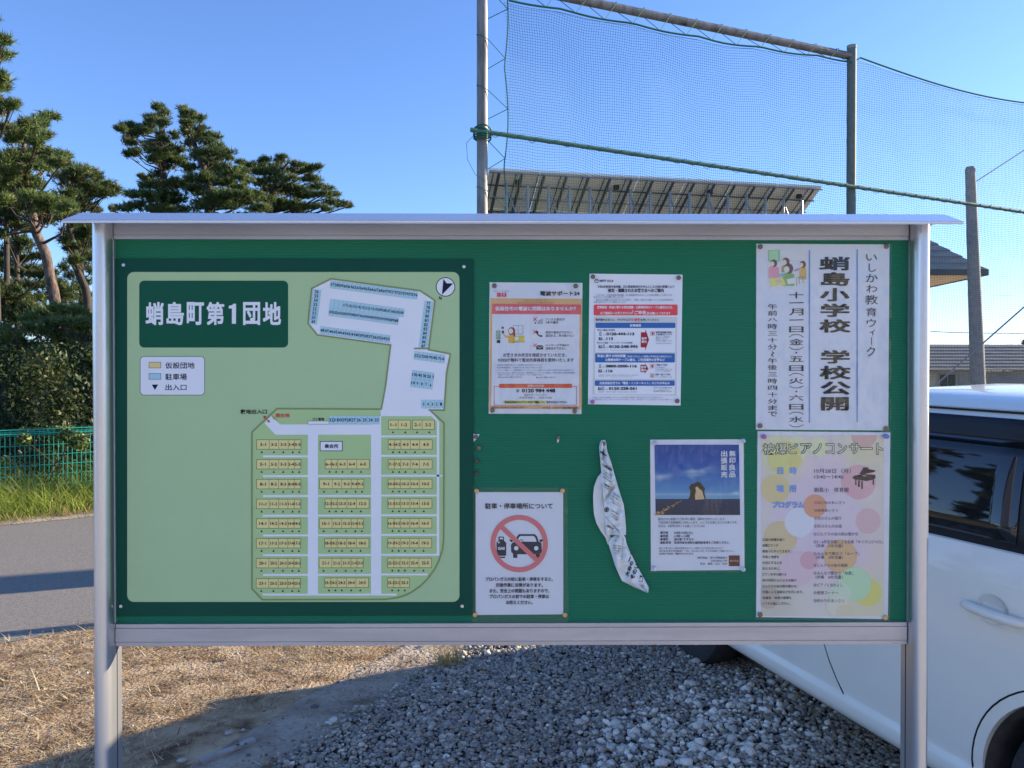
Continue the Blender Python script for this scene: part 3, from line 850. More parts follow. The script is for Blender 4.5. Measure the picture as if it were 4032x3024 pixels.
for i, (o_, y0, k) in enumerate(((A_, 404, 4), (A_, 587, 7), (A_, 769, 10), (A_, 951, 13), (B_, 146, 16), (B_, 329, 19), (B_, 513, 22), (B_, 696, 25))):
    nc = 3 if k == 25 else 5
    house(o_, RX[:nc + 1], y0, y0 + 87, ['%d-%d' % (k, j) for j in range(1, nc + 1)], RT[:nc], -i * 1.1)
house(A_, [1436, 1524, 1638], 222, 307, ['1-1', '1-2'], [1476, 1590]); house(A_, [1658, 1746, 1859], 222, 307, ['2-1', '2-2'], [1700, 1812])
pr.build('house_rows', msign, M['print_gloss'])
def strip(TL, TR, BR, BL, n, labels, vert=False, bounds=None):
    pr.poly([TL, TR, BR, BL], (85, 125, 180), 3)
    lab = list(labels)
    for i in range(n):
        a, b = (i / n, (i + 1) / n) if bounds is None else (bounds[i], bounds[i + 1])
        L = lambda p, q, t: (p[0] + (q[0] - p[0]) * t, p[1] + (q[1] - p[1]) * t)
        if vert: c4 = [L(TL, BL, a), L(TR, BR, a), L(TR, BR, b), L(TL, BL, b)]
        else: c4 = [L(TL, TR, a), L(TL, TR, b), L(BL, BR, b), L(BL, BR, a)]
        cx, cy = sum(p[0] for p in c4) / 4, sum(p[1] for p in c4) / 4
        wx = max(abs(p[0] - cx) for p in c4)
        c5 = []
        for p in c4:
            d = Vector((p[0] - cx, p[1] - cy)); sx_ = (abs(d.x) - 1.1) / max(abs(d.x), .1); sy_ = (abs(d.y) - 1.1) / max(abs(d.y), .1)
            c5.append((cx + d.x * sx_, cy + d.y * sy_))
        pr.poly(c5, PB, 4)
        t = str(lab[i])
        if t:
            w = 36 if len(t) == 3 else (38 if len(t) == 2 else 17)
            if 'wide' in str(vert): w = 38
            pr.text(t, cx - w / 2, cy - 15, cx + w / 2, cy + 15, (15, 25, 55), 0.018)
pr.at(R7)
strip((305, 110), (1172, 215), (1162, 300), (302, 187), 20, range(57, 77))
strip((303, 293), (1035, 393), (1027, 473), (292, 380), 17, ['', '', ''] + list(range(117, 103, -1)))
strip((292, 381), (982, 473), (973, 552), (284, 460), 16, range(103, 87, -1))
strip((208, 563), (898, 655), (888, 732), (198, 640), 16, range(48, 32, -1))
strip((132, 195), (213, 207), (170, 548), (90, 535), 8, range(56, 48, -1), True)
strip((1237, 310), (1320, 322), (1262, 788), (1178, 775), 11, range(77, 88), True)
strip((1135, 810), (1440, 848), (1430, 932), (1128, 893), 7, range(22, 15, -1))
strip((1115, 998), (1332, 1027), (1322, 1107), (1105, 1080), 5, range(15, 10, -1))
strip((1105, 1081), (1322, 1108), (1312, 1190), (1095, 1163), 5, range(10, 5, -1))
strip((1204, 1293), (1420, 1293), (1420, 1377), (1204, 1377), 5, range(5, 0, -1))
pr.at(A_)
bb = [884, 924, 964, 1004, 1045, 1087, 1131, 1186, 1241, 1297, 1352]
strip((884, 181), (1352, 181), (1352, 259), (884, 259), 10, range(32, 22, -1), bounds=[(b - 884) / 468 for b in bb])
pr.build('parking_rows', msign, M['print_gloss'])
def disc(sx, sy, r, Y, h, name, m, parent=None, ball=False):
    c = P(sx, sy, Y); mb = MB(); n = 18; vs, fs = [], []
    prof = [(r, 0), (r * 1.0, -h * .35), (r * .86, -h * .8), (r * .45, -h)] if not ball else [(r * .8, 0), (r * .95, -h * .2), (r, -h * .5), (r * .9, -h * .85), (r * .5, -h)]
    for rr, dy in prof:
        for k in range(n): vs.append((c.x + rr * cos(2 * pi * k / n), c.y + dy, c.z + rr * sin(2 * pi * k / n)))
    for i in range(len(prof) - 1):
        for k in range(n): fs.append((i * n + k, i * n + (k + 1) % n, (i + 1) * n + (k + 1) % n, (i + 1) * n + k))
    fs.append(tuple((len(prof) - 1) * n + k for k in range(n)))
    mb.add(vs, fs)
    return mb.build(name, m, parent, smooth=True)
for sx, sy in ((487, 1043.6), (1827, 1050), (476.4, 2387), (1819.7, 2386.7)):
    disc(sx, sy, 0.0042, YM, 0.0025, 'screw', M['screw'], msign)

# ---------------------------------------------------------------- posters
def poster(name, label, cat, corners, o, white, pouch=None, group=None, yo=0.0012):
    """paper sheet given by its four corners (close-up coordinates, TL TR BR BL)"""
    ox, oy, sc = o; Y = YB - yo
    c = [P(ox + u / sc, oy + v / sc, Y) for u, v in corners]
    t = thing(name, label, cat, ((c[0].x + c[1].x) / 2, YB, c[2].z), group)
    mb = MB()
    mb.add([tuple(p) for p in c] + [(p.x, YB - 0.0002, p.z) for p in c], [(0, 1, 2, 3), (4, 7, 6, 5), (0, 4, 5, 1), (1, 5, 6, 2), (2, 6, 7, 3), (3, 7, 4, 0)])
    pm = mat('poster_paper', (0.88, 0.88, 0.88), 0.6, spec=0.25, noise=4, noise_amt=0.02)
    mb.build('sheet', pm, t)
    if pouch:
        q = [P(ox + u / sc, oy + v / sc, YB - 0.0045) for u, v in pouch]
        n = 14; vs, fs = [], []
        for j in range(n + 1):
            for i in range(n + 1):
                a, b = i / n, j / n
                pt = (q[0] * (1 - a) + q[1] * a) * (1 - b) + (q[3] * (1 - a) + q[2] * a) * b
                vs.append((pt.x, pt.y + 0.0009 * sin(a * 9 + b * 4) * sin(b * 7), pt.z))
        for j in range(n):
            for i in range(n):
                k = j * (n + 1) + i; fs.append((k, k + 1, k + n + 2, k + n + 1))
        m2 = MB(); m2.add(vs, fs); m2.build('clear_sleeve', M['laminate'], t, smooth=True)
    return t, Print(ox, oy, sc, Y, white)
INK = (30, 38, 70)
# --- leaflet about phone signal
t, p = poster('leaflet', 'orange bordered phone signal leaflet with a drawing of a woman holding a phone', 'leaflet',
              [(137, 90), (1183, 97), (1170, 1573), (127, 1570)], (1880, 1080, 2.861), (152, 182, 225), [(132, 86), (1190, 93), (1186, 1583), (120, 1578)])
OR_ = (176, 142, 122); RD = (168, 82, 108)
p.poly([(145, 270), (1180, 275), (1172, 1522), (132, 1515)], OR_, 0)
p.poly([(168, 450), (1150, 450), (1145, 1484), (155, 1480)], (155, 184, 226), 1)
p.poly([(168, 330), (1165, 340), (1170, 452), (160, 446)], RD, 1.5)
p.text('仮設住宅の電波に問題はありませんか？', 200, 362, 1108, 410, (205, 210, 235), 0.03)
p.row('おもしろいほうの未来へ', 188, 362, 190, 16, (90, 100, 140), 0.0)
p.text('au', 218, 206, 325, 254, (158, 55, 95), 0.03)
p.text('電波サポート24', 706, 188, 1152, 242, (35, 38, 55), 0.03)
p.row('KDDIからの大切なお知らせです', 525, 800, 292, 20, (120, 90, 90), 0.0)
p.row('被災された皆さまに心よりお見舞い申し上げます', 455, 865, 320, 22, (120, 90, 90), 0.0)
for y0, y1 in ((466, 586), (606, 736), (756, 868)): p.box(598, y0, 1112, y1, 3, (148, 170, 210))
def cross(x, y, r=20):
    p.line([(x - r, y - r), (x + r, y + r)], 7, (150, 45, 70), 5); p.line([(x - r, y + r), (x + r, y - r)], 7, (150, 45, 70), 5.2)
cross(648, 506); cross(648, 650); cross(648, 800)
for i in range(5): p.box(664 + i * 15, 540 - i * 10, 673 + i * 15, 558, 2.5, (70, 85, 110)) if i else p.rect(645, 540, 660, 558, (30, 45, 60), 3)
p.line([(672, 650), (676, 672), (692, 690), (716, 698)], 15, (45, 52, 75), 3); p.ell(672, 652, 15, 13, (45, 52, 75), 3); p.ell(716, 696, 15, 12, (45, 52, 75), 3.4)
p.rect(662, 800, 740, 848, (42, 52, 75), 3); p.line([(664, 802), (701, 832), (738, 802)], 4, (150, 178, 220), 4)
for s, x0, x1, y in (('アンテナ表示が', 768, 982, 508), ('0本や圏外', 768, 912, 542), ('発信や着信ができない、', 768, 1075, 654), ('途切れる、声が届かない', 768, 1088, 692), ('メッセージやSMSの', 768, 1034, 798), ('送受信ができない', 768, 1000, 836)):
    p.row(s, x0, x1, y, 32, (52, 62, 95), 0.012)
p.row('お客さまの状況を確認させていただき、', 290, 1002, 910, 44, (40, 50, 85), 0.014)
p.row('KDDIが無料で電波改善機器を提供いたします', 234, 1084, 966, 44, (40, 50, 85), 0.014)
for s, x1, y in (('※ 仮設住宅の電波状況によっては改善できない場合がございます', 730, 1022), ('※ 電波改善機器設置による電気代はお客さまのご負担となります', 730, 1051),
                 ('※ タブレット端末・データ通信端末/スマートウォッチ/au HOMEデバイス等をご利用のお客さまは対象外です', 1084, 1081),
                 ('※ UQ mobile/povoをご契約のお客さまは、固定回線のインターネット回線をご利用の場合のみ電波改善機器を', 1104, 1110)):
    p.row(s, 205, x1, y, 21, (92, 108, 155), 0.004)
p.row('提供いたします。詳しくは下記のコードよりご確認ください', 230, 738, 1132, 21, (92, 108, 155), 0.004)
p.row('●UQ mobileをご契約のお客さま', 232, 498, 1159, 21, (80, 95, 140), 0.006); p.row('●povoをご契約のお客さま', 662, 880, 1162, 21, (80, 95, 140), 0.006)
p.box(188, 1265, 1116, 1474, 6, (140, 60, 85), 2); p.rect(243, 1234, 1066, 1280, (165, 82, 68), 3)
p.text('お申込み方法', 566, 1240, 745, 1270, (215, 200, 205), 0.016)
p.text('☎', 432, 1294, 474, 1330, (20, 28, 55), 0.01); p.text('0120 984 448', 500, 1290, 875, 1332, (20, 28, 58), 0.035)
p.row('電波サポートセンター', 526, 780, 1359, 28, (85, 98, 140), 0.008); p.row('(年末年始除く　10:00-19:00)', 466, 836, 1390, 28, (85, 98, 140), 0.008)
p.rect(298, 1422, 774, 1458, (172, 198, 105), 2)
p.row('「仮設住宅向けのチラシを見て電話した」旨をお伝えください', 298, 1008, 1441, 30, (35, 48, 62), 0.024)
p.row('記載内容は2024年8月15日時点の情報です', 150, 565, 1501, 24, (75, 62, 68), 0.006); p.row('発行年月：2024年8月', 732, 936, 1504, 24, (80, 65, 72), 0.006); p.row('KDDI株式会社', 956, 1128, 1504, 27, (45, 42, 55), 0.02)
p.build('printed_text', t)
# drawing of the woman, plant and window
p.box(405, 576, 512, 672, 4, (75, 90, 130), 2); p.line([(458, 578), (458, 672)], 4, (75, 90, 130), 2); p.line([(470, 640), (502, 600)], 2, (110, 125, 165), 2.5)
p.rect(410, 690, 530, 766, (168, 165, 92), 2); p.line([(385, 764), (532, 764)], 4, (90, 60, 60), 4); p.rect(420, 702, 464, 746, (165, 185, 222), 4.4)
p.poly([(345, 776), (350, 716), (316, 714), (290, 684), (296, 676), (322, 692), (352, 690), (372, 672), (396, 672), (416, 692), (420, 776)], (172, 140, 72), 3)
p.ell(385, 640, 40, 44, (92, 50, 62), 3.2); p.ell(376, 640, 26, 30, (178, 178, 205), 4); p.poly([(398, 600), (424, 640), (426, 700), (410, 702), (400, 660)], (92, 50, 62), 3.6)
p.rect(275, 635, 298, 668, (40, 50, 70), 3); p.ell(288, 676, 9, 12, (178, 178, 205), 3.4); p.ell(284, 602, 15, 14, (85, 75, 85), 3)
p.rect(217, 742, 257, 775, (38, 42, 55), 3); p.line([(235, 742), (233, 615)], 3, (60, 100, 75), 3)
for i in range(6):
    yy = 640 + i * 17
    for sg in (-1, 1): p.poly([(234, yy + 8), (234 + sg * 14, yy - 6), (234 + sg * 30, yy - 4), (234 + sg * 20, yy + 7)], (60, 120, 88), 3.4 + 0.1 * sg)
p.build('printed_drawing', t)

# --- telephone company notice
t, p = poster('notice_sheet', 'white notice sheet with red and blue headings and bold phone numbers', 'notice',
              [(63, 52), (1148, 63), (1125, 1590), (45, 1575)], (2300, 1060, 2.962), (162, 188, 235))
BL = (42, 88, 172); RD2 = (168, 70, 92)
p.ring(145, 136, 22, 7, (35, 55, 105), 2, 30); p.line([(133, 122), (139, 134), (149, 134), (155, 122)], 6, (35, 55, 105), 3)
p.text('NTT', 182, 124, 256, 150, (35, 42, 75), 0.045); p.row('西日本', 266, 345, 137, 28, (40, 50, 85), 0.012)
p.row('令和6年能登半島地震、石川県能登地方を中心とした大雨の影響により', 155, 1050, 204, 33, (52, 62, 100), 0.02)
p.row('被災・避難されたお客さまへのご案内', 280, 928, 248, 45, (38, 46, 78), 0.03)
for s, x0, x1, y in (('このたびの、令和6年能登半島地震、石川県能登地方を中心とした大雨の影響により被災された', 138, 1030, 302), ('皆さまに心よりお見舞い申し上げます。', 113, 470, 326),
                     ('被災および避難されたお客さまへのご支援や、「故障」に関するご連絡、サービスのお手続き等の', 138, 1036, 358), ('お問い合わせについてご案内いたします。', 113, 490, 384)):
    p.row(s, x0, x1, y, 26, (85, 100, 150), 0.004)
p.rr(112, 412, 1090, 538, 14, RD2, 2)
p.row('故障修理・料金に関する特別措置・公費解体時のケーブル撤去などは、', 153, 1035, 444, 34, (205, 208, 235), 0.026)
p.row('以下連絡先へお客さまからの', 190, 560, 512, 34, (205, 208, 235), 0.022); p.row('「ご申告」', 562, 742, 506, 46, (215, 215, 240), 0.034); p.row('をお願いしております', 742, 1006, 514, 34, (205, 208, 235), 0.024)
p.poly([(118, 552), (1084, 560), (1076, 1475), (98, 1462)], (148, 170, 205), 1)
p.row('音声案内のあとに、それぞれ以下の', 135, 575, 590, 32, (40, 55, 95), 0.016); p.rr(584, 570, 652, 610, 8, (165, 70, 95), 2); p.rr(587, 573, 649, 607, 6, (190, 160, 190), 3); p.row('番号', 590, 646, 590, 28, (160, 50, 75), 0.02, 5); p.row('を押してください', 658, 873, 592, 32, (40, 55, 95), 0.016)
for y0, y1 in ((626, 968), (985, 1280), (1300, 1458)): p.rr(130 - (y0 - 626) * 0.012, y0, 1064 - (y0 - 626) * 0.012, y1, 14, (164, 189, 236), 2)
p.rr(132, 624, 1064, 686, 14, BL, 3); p.text('故障修理', 534, 640, 664, 672, (200, 212, 240), 0.03)
p.rr(128, 982, 1058, 1088, 14, BL, 3); p.row('料金に関する特別措置', 156, 482, 1011, 35, (205, 215, 240), 0.03); p.row('（ご利用できなかった期間の基本料金の無料化など）', 478, 1020, 1018, 27, (195, 208, 238), 0.014); p.row('公費解体時ケーブル撤去、ご利用場所の変更など', 246, 942, 1057, 35, (205, 215, 240), 0.028)
p.rr(124, 1298, 1056, 1360, 14, BL, 3); p.row('応急仮設住宅での「電話・インターネット」などのお申込み', 180, 998, 1328, 33, (205, 215, 240), 0.026)
def phone(x, y):
    p.rr(x, y, x + 24, y + 42, 5, (45, 52, 80), 4); p.rect(x + 4, y + 7, x + 20, y + 35, (160, 184, 230), 5); p.line([(x + 8, y + 22), (x + 12, y + 27), (x + 17, y + 16)], 3, (60, 70, 100), 6)
def fax(x, y): p.rr(x, y, x + 42, y + 36, 4, (50, 58, 82), 4); p.rect(x + 12, y + 5, x + 38, y + 15, (150, 172, 212), 5); [p.rect(x + 14 + 9 * i, y + 19 + 7 * j, x + 19 + 9 * i, y + 23 + 7 * j, (140, 162, 205), 5) for i in range(3) for j in range(2)]
p.row('▼加入電話の故障等', 152, 360, 711, 26, (60, 72, 115), 0.008); p.row('▼ひかり電話・フレッツサービスの故障等', 150, 565, 859, 26, (60, 72, 115), 0.008)
DK = (28, 34, 68)
phone(178, 734); p.row('から', 220, 254, 766, 22, (80, 90, 130), 0.0); p.text('0120-444-113', 260, 738, 584, 772, DK, 0.032)
fax(170, 792); p.row('から', 220, 254, 820, 22, (80, 90, 130), 0.0); p.text('113', 262, 794, 336, 828, DK, 0.032)
fax(168, 886); phone(218, 880); p.row('から', 254, 286, 912, 22, (80, 90, 130), 0.0); p.text('0120-248-995', 292, 886, 626, 920, DK, 0.032)
p.row('Webサイト　https://www.ntt-west.co.jp/', 168, 565, 944, 16, (110, 125, 170), 0.0)
phone(174, 1110); p.row('から', 214, 248, 1140, 22, (80, 90, 130), 0.0); p.text('0800-2000-116', 254, 1114, 614, 1147, DK, 0.032)
fax(166, 1168); p.row('から', 216, 248, 1196, 22, (80, 90, 130), 0.0); p.text('116', 256, 1170, 332, 1203, DK, 0.032)
p.row('※電話受付　午前9時～午後5時　年末年始 12月29日～1月3日を除く', 164, 635, 1236, 16, (100, 114, 160), 0.0); p.row('Webサイト　https://www.ntt-west.co.jp/', 164, 565, 1254, 16, (110, 125, 170), 0.0)
fax(162, 1374); phone(210, 1370); p.row('から', 248, 280, 1400, 22, (80, 90, 130), 0.0); p.text('0120-228-561', 288, 1374, 612, 1408, DK, 0.032)
p.row('※電話受付　午前9時～午後5時　年末年始 12月29日～1月3日を除く', 162, 625, 1431, 16, (100, 114, 160), 0.0)
p.poly([(662, 736), (714, 736), (716, 700), (757, 822), (712, 950), (712, 912), (660, 912)], (120, 42, 58), 3); p.row('音声', 670, 728, 808, 32, (200, 205, 232), 0.03); p.row('案内', 670, 728, 845, 32, (200, 205, 232), 0.03)
p.poly([(658, 1114), (710, 1116), (712, 1098), (750, 1160), (708, 1220), (708, 1202), (656, 1200)], (120, 42, 58), 3); p.row('音声', 664, 724, 1143, 30, (200, 205, 232), 0.03); p.row('案内', 664, 724, 1178, 30, (200, 205, 232), 0.03)
for tx, x, y in (('1', 775, 726), ('1', 770, 1106), ('2', 768, 1216)):
    p.rr(x, y, x + 48, y + 48, 6, (130, 60, 90), 3); p.rr(x + 3, y + 3, x + 45, y + 45, 5, (190, 165, 200), 4); p.text(tx, x + 16, y + 10, x + 34, y + 38, (110, 45, 75), 0.03)
for s, x0, x1, y, h, b in (('能登半島地震の被害に', 836, 1030, 736, 24, .024), ('よる故障などについて', 836, 1026, 762, 24, .024), ('被災によりご利用を希う、', 836, 1015, 791, 18, .004), ('復旧オペレーターより', 836, 975, 812, 18, .004), ('折り返しご連絡いたします', 836, 1022, 834, 18, .004), ('（2024年9月の大雨を含む）', 836, 1028, 864, 16, 0),
                           ('ご家庭でご利用', 832, 968, 1117, 24, .02), ('ボタンを押さずに、', 832, 955, 1147, 18, .004), ('そのままお待ちいただいても', 832, 1028, 1169, 18, .004), ('オペレータにつながります', 832, 1012, 1190, 18, .004), ('店舗・会社でご利用', 830, 1002, 1228, 24, .02), ('オペレータが対応いたします', 830, 1026, 1257, 18, .004),
                           ('Webサイトからのお問い合わせ', 808, 1026, 1383, 20, .01), ('チャットでお問い合わせ', 808, 982, 1410, 16, 0), ('受付時間 午前9時～午後5時', 808, 1020, 1426, 16, 0)):
    p.row(s, x0, x1, y, h, (62, 74, 118), b)
p.row('※ 状況および復旧に相当期間がつながりにくい状況が発生する場合や一部の案内で受付ができない場合があります', 100, 915, 1496, 18, (90, 105, 155), 0.0)
p.row('ご利用の状況によっては、一部サービスがご利用できない場合がございます。ご案内可能なサービスは、順次公開しておりますのでご確認ください。', 120, 1040, 1520, 18, (90, 105, 155), 0.0)
p.build('printed_text', t)

# --- school open day poster
WP = (138, 160, 215)
t, p = poster('school_poster', 'large white poster of vertical brush style lettering between two blue lines with classroom drawing', 'poster',
              [(82, 42), (1196, 48), (1186, 1606), (78, 1598)], (2940, 940, 2.127), WP, [(70, 38), (1214, 42), (1210, 1608), (72, 1604)])
p.rect(520, 95, 532, 1542, (75, 110, 190), 1); p.rect(920, 88, 932, 1535, (75, 110, 190), 1)
DG = (34, 40, 48)
for ch, y0, y1, x0, x1 in (('蛸', 150, 265, 608, 865), ('島', 280, 395, 622, 862), ('小', 412, 525, 615, 862), ('学', 543, 655, 618, 862), ('校', 675, 787, 608, 872),
                           ('学', 933, 1046, 622, 864), ('校', 1064, 1178, 610, 872), ('公', 1196, 1306, 618, 872), ('開', 1327, 1440, 622, 856)):
    p.text(ch, x0, y0, x1, y1, DG, 0.028, 3)
for ch, y0, y1, x0, x1 in (('い', 130, 185, 1000, 1092), ('し', 208, 278, 1022, 1085), ('か', 295, 365, 1000, 1098), ('わ', 385, 450, 1002, 1095), ('教', 472, 550, 992, 1100), ('育', 578, 650, 1000, 1090), ('ウ', 672, 740, 1006, 1084), ('ィ', 762, 808, 1030, 1075), ('ク', 905, 985, 1005, 1078)):
    p.text(ch, x0, y0, x1, y1, (45, 52, 75), 0.002, 3)
p.line([(1047, 825), (1045, 890)], 6, (45, 52, 75), 3)
def vcol(chars, xc, w):
    for ch, y0, y1 in chars:
        if ch in '一': p.line([(xc - w / 2, y1), (xc + w / 2, y1 - 3)], 7, (32, 40, 66), 3)
        elif ch == '(' : p.line([(xc - w / 2, y1), (xc - w * .25, y0 + 5), (xc, y0 + 2), (xc + w * .25, y0 + 5), (xc + w / 2, y1)], 5, (32, 40, 66), 3)
        elif ch == ')' : p.line([(xc - w / 2, y0), (xc - w * .25, y1 - 5), (xc, y1 - 2), (xc + w * .25, y1 - 5), (xc + w / 2, y0)], 5, (32, 40, 66), 3)
        elif ch == '・': p.ell(xc, (y0 + y1) / 2, 8, 7, (32, 40, 66), 3, 12)
        elif ch == '〜': p.line([(xc - 6, y0), (xc + 12, y0 + (y1 - y0) * .3), (xc - 10, y0 + (y1 - y0) * .65), (xc + 8, y1)], 6, (32, 40, 66), 3)
        else: p.text(ch, xc - w / 2, y0, xc + w / 2, y1, (32, 40, 66), 0.006, 3)
vcol([('十', 445, 500), ('一', 530, 538), ('月', 585, 642), ('一', 675, 682), ('日', 735, 785), ('(', 800, 824), ('金', 838, 890), (')', 908, 930), ('・', 948, 962), ('五', 985, 1030), ('日', 1060, 1108), ('(', 1125, 1148), ('火', 1165, 1215), (')', 1232, 1252),
      ('・', 1274, 1286), ('六', 1308, 1356), ('日', 1385, 1432), ('(', 1450, 1470), ('水', 1488, 1538), (')', 1558, 1578)], 416, 120)
vcol([('午', 545, 592), ('前', 603, 645), ('八', 665, 692), ('時', 712, 758), ('三', 775, 810), ('十', 830, 868), ('分', 885, 928), ('〜', 945, 988), ('午', 1000, 1045), ('後', 1055, 1100), ('三', 1118, 1152), ('時', 1170, 1212), ('四', 1232, 1264), ('十', 1285, 1325), ('分', 1342, 1382), ('ま', 1396, 1435), ('で', 1448, 1488)], 217, 78)
p.build('printed_lettering', t)
p.rect(178, 95, 492, 405, (140, 158, 208), 1)
p.rect(180, 95, 280, 190, (95, 140, 150), 2); p.rect(188, 100, 265, 178, (110, 158, 165), 3)
for x, y in ((350, 185),): p.line([(x, y), (490, y + 6)], 3, (125, 135, 170), 2); p.line([(x, y + 22), (490, y + 30)], 3, (125, 135, 170), 2)
def child(x, y, r, shirt, w, h, face=-1):
    p.poly([(x - w / 2, y + h), (x - w / 2, y + r + 10), (x - w / 4, y + r - 4), (x + w / 4, y + r - 4), (x + w / 2, y + r + 12), (x + w / 2, y + h)], shirt, 3)
    p.ell(x, y, r, r * 1.15, (78, 62, 82), 4, 16); p.ell(x + face * r * 0.45, y + r * .2, r * .6, r * .75, (168, 158, 185), 4.5, 14)
child(228, 205, 28, (138, 112, 165), 88, 125); child(330, 192, 30, (120, 108, 110), 76, 90); child(470, 215, 26, (160, 130, 100), 60, 125); child(352, 250, 38, (88, 130, 112), 96, 145)
p.poly([(190, 330), (300, 322), (330, 385), (205, 398)], (165, 158, 120), 5); p.poly([(240, 345), (290, 340), (300, 362), (250, 370)], (170, 130, 180), 5.5); p.poly([(262, 300), (305, 290), (318, 312), (275, 322)], (90, 135, 190), 5.5)
p.poly([(335, 340), (415, 322), (418, 372), (345, 382)], (150, 168, 205), 6); p.line([(418, 322), (420, 400)], 4, (90, 100, 120), 6); p.line([(205, 398), (206, 404)], 3, (90, 90, 110), 6); p.poly([(395, 262), (440, 244), (448, 256), (404, 276)], (110, 115, 165), 5)
p.poly([(430, 320), (490, 312), (490, 325), (436, 335)], (105, 125, 150), 6); p.line([(440, 335), (444, 380)], 4, (90, 100, 120), 6); p.line([(470, 330), (474, 370)], 4, (90, 100, 120), 6)
p.build('printed_drawing', t)

# --- piano concert poster
t, p = poster('concert_poster', 'pastel coloured piano concert poster with soft overlapping circles and a black grand piano', 'poster',
              [(50, 38), (1160, 48), (1140, 1612), (38, 1595)], (2960, 1680, 2.127), (158, 178, 226), [(40, 32), (1170, 38), (1160, 1636), (28, 1618)])
_ink = p.ink
def _soft_ink(c):
    a = _ink(c); g = (a[0] + a[1] + a[2]) / 3
    return tuple(min(.9, 1.12 * (g + (v - g) * 0.85)) for v in a)
p.ink = _soft_ink
ax0, ay0, ax1, ay1 = 78, 72, 1108, 1585
gx, gy = 34, 50
blobs = [(590, 560, 430, (178, 150, 200)), (430, 800, 330, (180, 155, 210)), (700, 1050, 380, (165, 148, 200)), (150, 150, 240, (150, 168, 160)), (1050, 130, 260, (150, 160, 168)), (950, 1450, 300, (152, 165, 160)),
         (150, 1450, 260, (140, 152, 165)), (1000, 760, 230, (158, 160, 185)), (300, 300, 180, (168, 165, 140)), (560, 1440, 260, (150, 162, 190)), (930, 220, 180, (158, 165, 152))]
def wash(a, b):
    cx, cy = ax0 + (ax1 - ax0) * a, ay0 + (ay1 - ay0) * b; c = [150 * .35, 160 * .35, 180 * .35]; wt = .35
    for bx_, by_, br, bc in blobs:
        w = math.exp(-((cx - bx_) ** 2 + (cy - by_) ** 2) / (br * .6) ** 2) * 1.5
        wt += w; c = [c[k] + bc[k] * w for k in range(3)]
    return tuple(v / wt for v in c)
p.blend(lambda a, b: (ax0 + (ax1 - ax0) * a, ay0 + (ay1 - ay0) * b), wash, 34, 50, 0)
def soft(cx, cy, r, c, lay):                      # a flat printed circle, a little lighter on one side
    for k, kk in enumerate((1.0,)):
        c2 = tuple(v + (8 * k) for v in c)
        pts = []
        for q in range(40):
            a = 2 * pi * q / 40
            x, y = cx + r * (1 - kk) * 0.35 + r * kk * cos(a), cy + r * (1 - kk) * 0.35 + r * kk * sin(a)
            pts.append((min(max(x, ax0), ax1), min(max(y, ay0), ay1)))
        p.poly(pts, c2, lay + k * 0.05)
LL = 0.6
for cx, cy, r, c in ((940, 70, 108, (148, 132, 150)), (380, 180, 100, (168, 172, 165)), (560, 170, 80, (165, 170, 160)), (275, 260, 142, (168, 165, 118)), (360, 290, 60, (152, 160, 112)), (200, 520, 122, (175, 155, 130)), (895, 465, 145, (178, 132, 165)), (240, 930, 140, (150, 150, 138)),
                     (400, 800, 125, (178, 168, 212)), (730, 760, 200, (176, 155, 198)), (530, 665, 97, (176, 122, 112)), (975, 790, 104, (175, 140, 170)), (380, 1190, 150, (168, 148, 188)), (480, 1120, 75, (150, 128, 168)),
                     (742, 1085, 140, (180, 140, 118)), (970, 1390, 115, (160, 165, 95)), (860, 1320, 142, (128, 172, 165)), (740, 1400, 95, (140, 170, 180)), (140, 1430, 95, (135, 138, 150)), (720, 1500, 90, (152, 168, 180)), (780, 1570, 80, (172, 160, 160))):
    soft(cx, cy, r, c, LL); LL += 0.18
p.build('printed_artwork', t)
LL = 5.0
for i, ch in enumerate('被爆ピアノコンサート'):
    x0 = [95, 198, 312, 410, 515, 622, 722, 818, 915, 1048][i]; x1 = [192, 298, 385, 500, 585, 690, 795, 905, 1010, 1100][i]
    y0, y1 = (140, 232) if ch != 'ー' else (175, 192)
    if ch in 'ノアコンサピ': y0, y1 = 142, 226
    p.text(ch, x0 - 3, y0 - 3, x1 + 3, y1 + 3, (38, 42, 52), 0.045, LL); p.text(ch, x0 + 2, y0 + 2, x1 - 2, y1 - 2, (165, 172, 172), 0.004, LL + 0.8)
for s, x0, x1, y0, y1 in (('日', 218, 262, 345, 396), ('時', 320, 374, 342, 396), ('場', 210, 266, 492, 546), ('所', 318, 374, 492, 548), ('プログラム', 175, 438, 628, 680)):
    p.text(s, x0 - 4, y0 - 4, x1 + 4, y1 + 4, (95, 135, 215), 0.065, LL); p.text(s, x0, y0, x1, y1, (75, 110, 195), 0.0, LL + .8)
TX = (58, 60, 105)
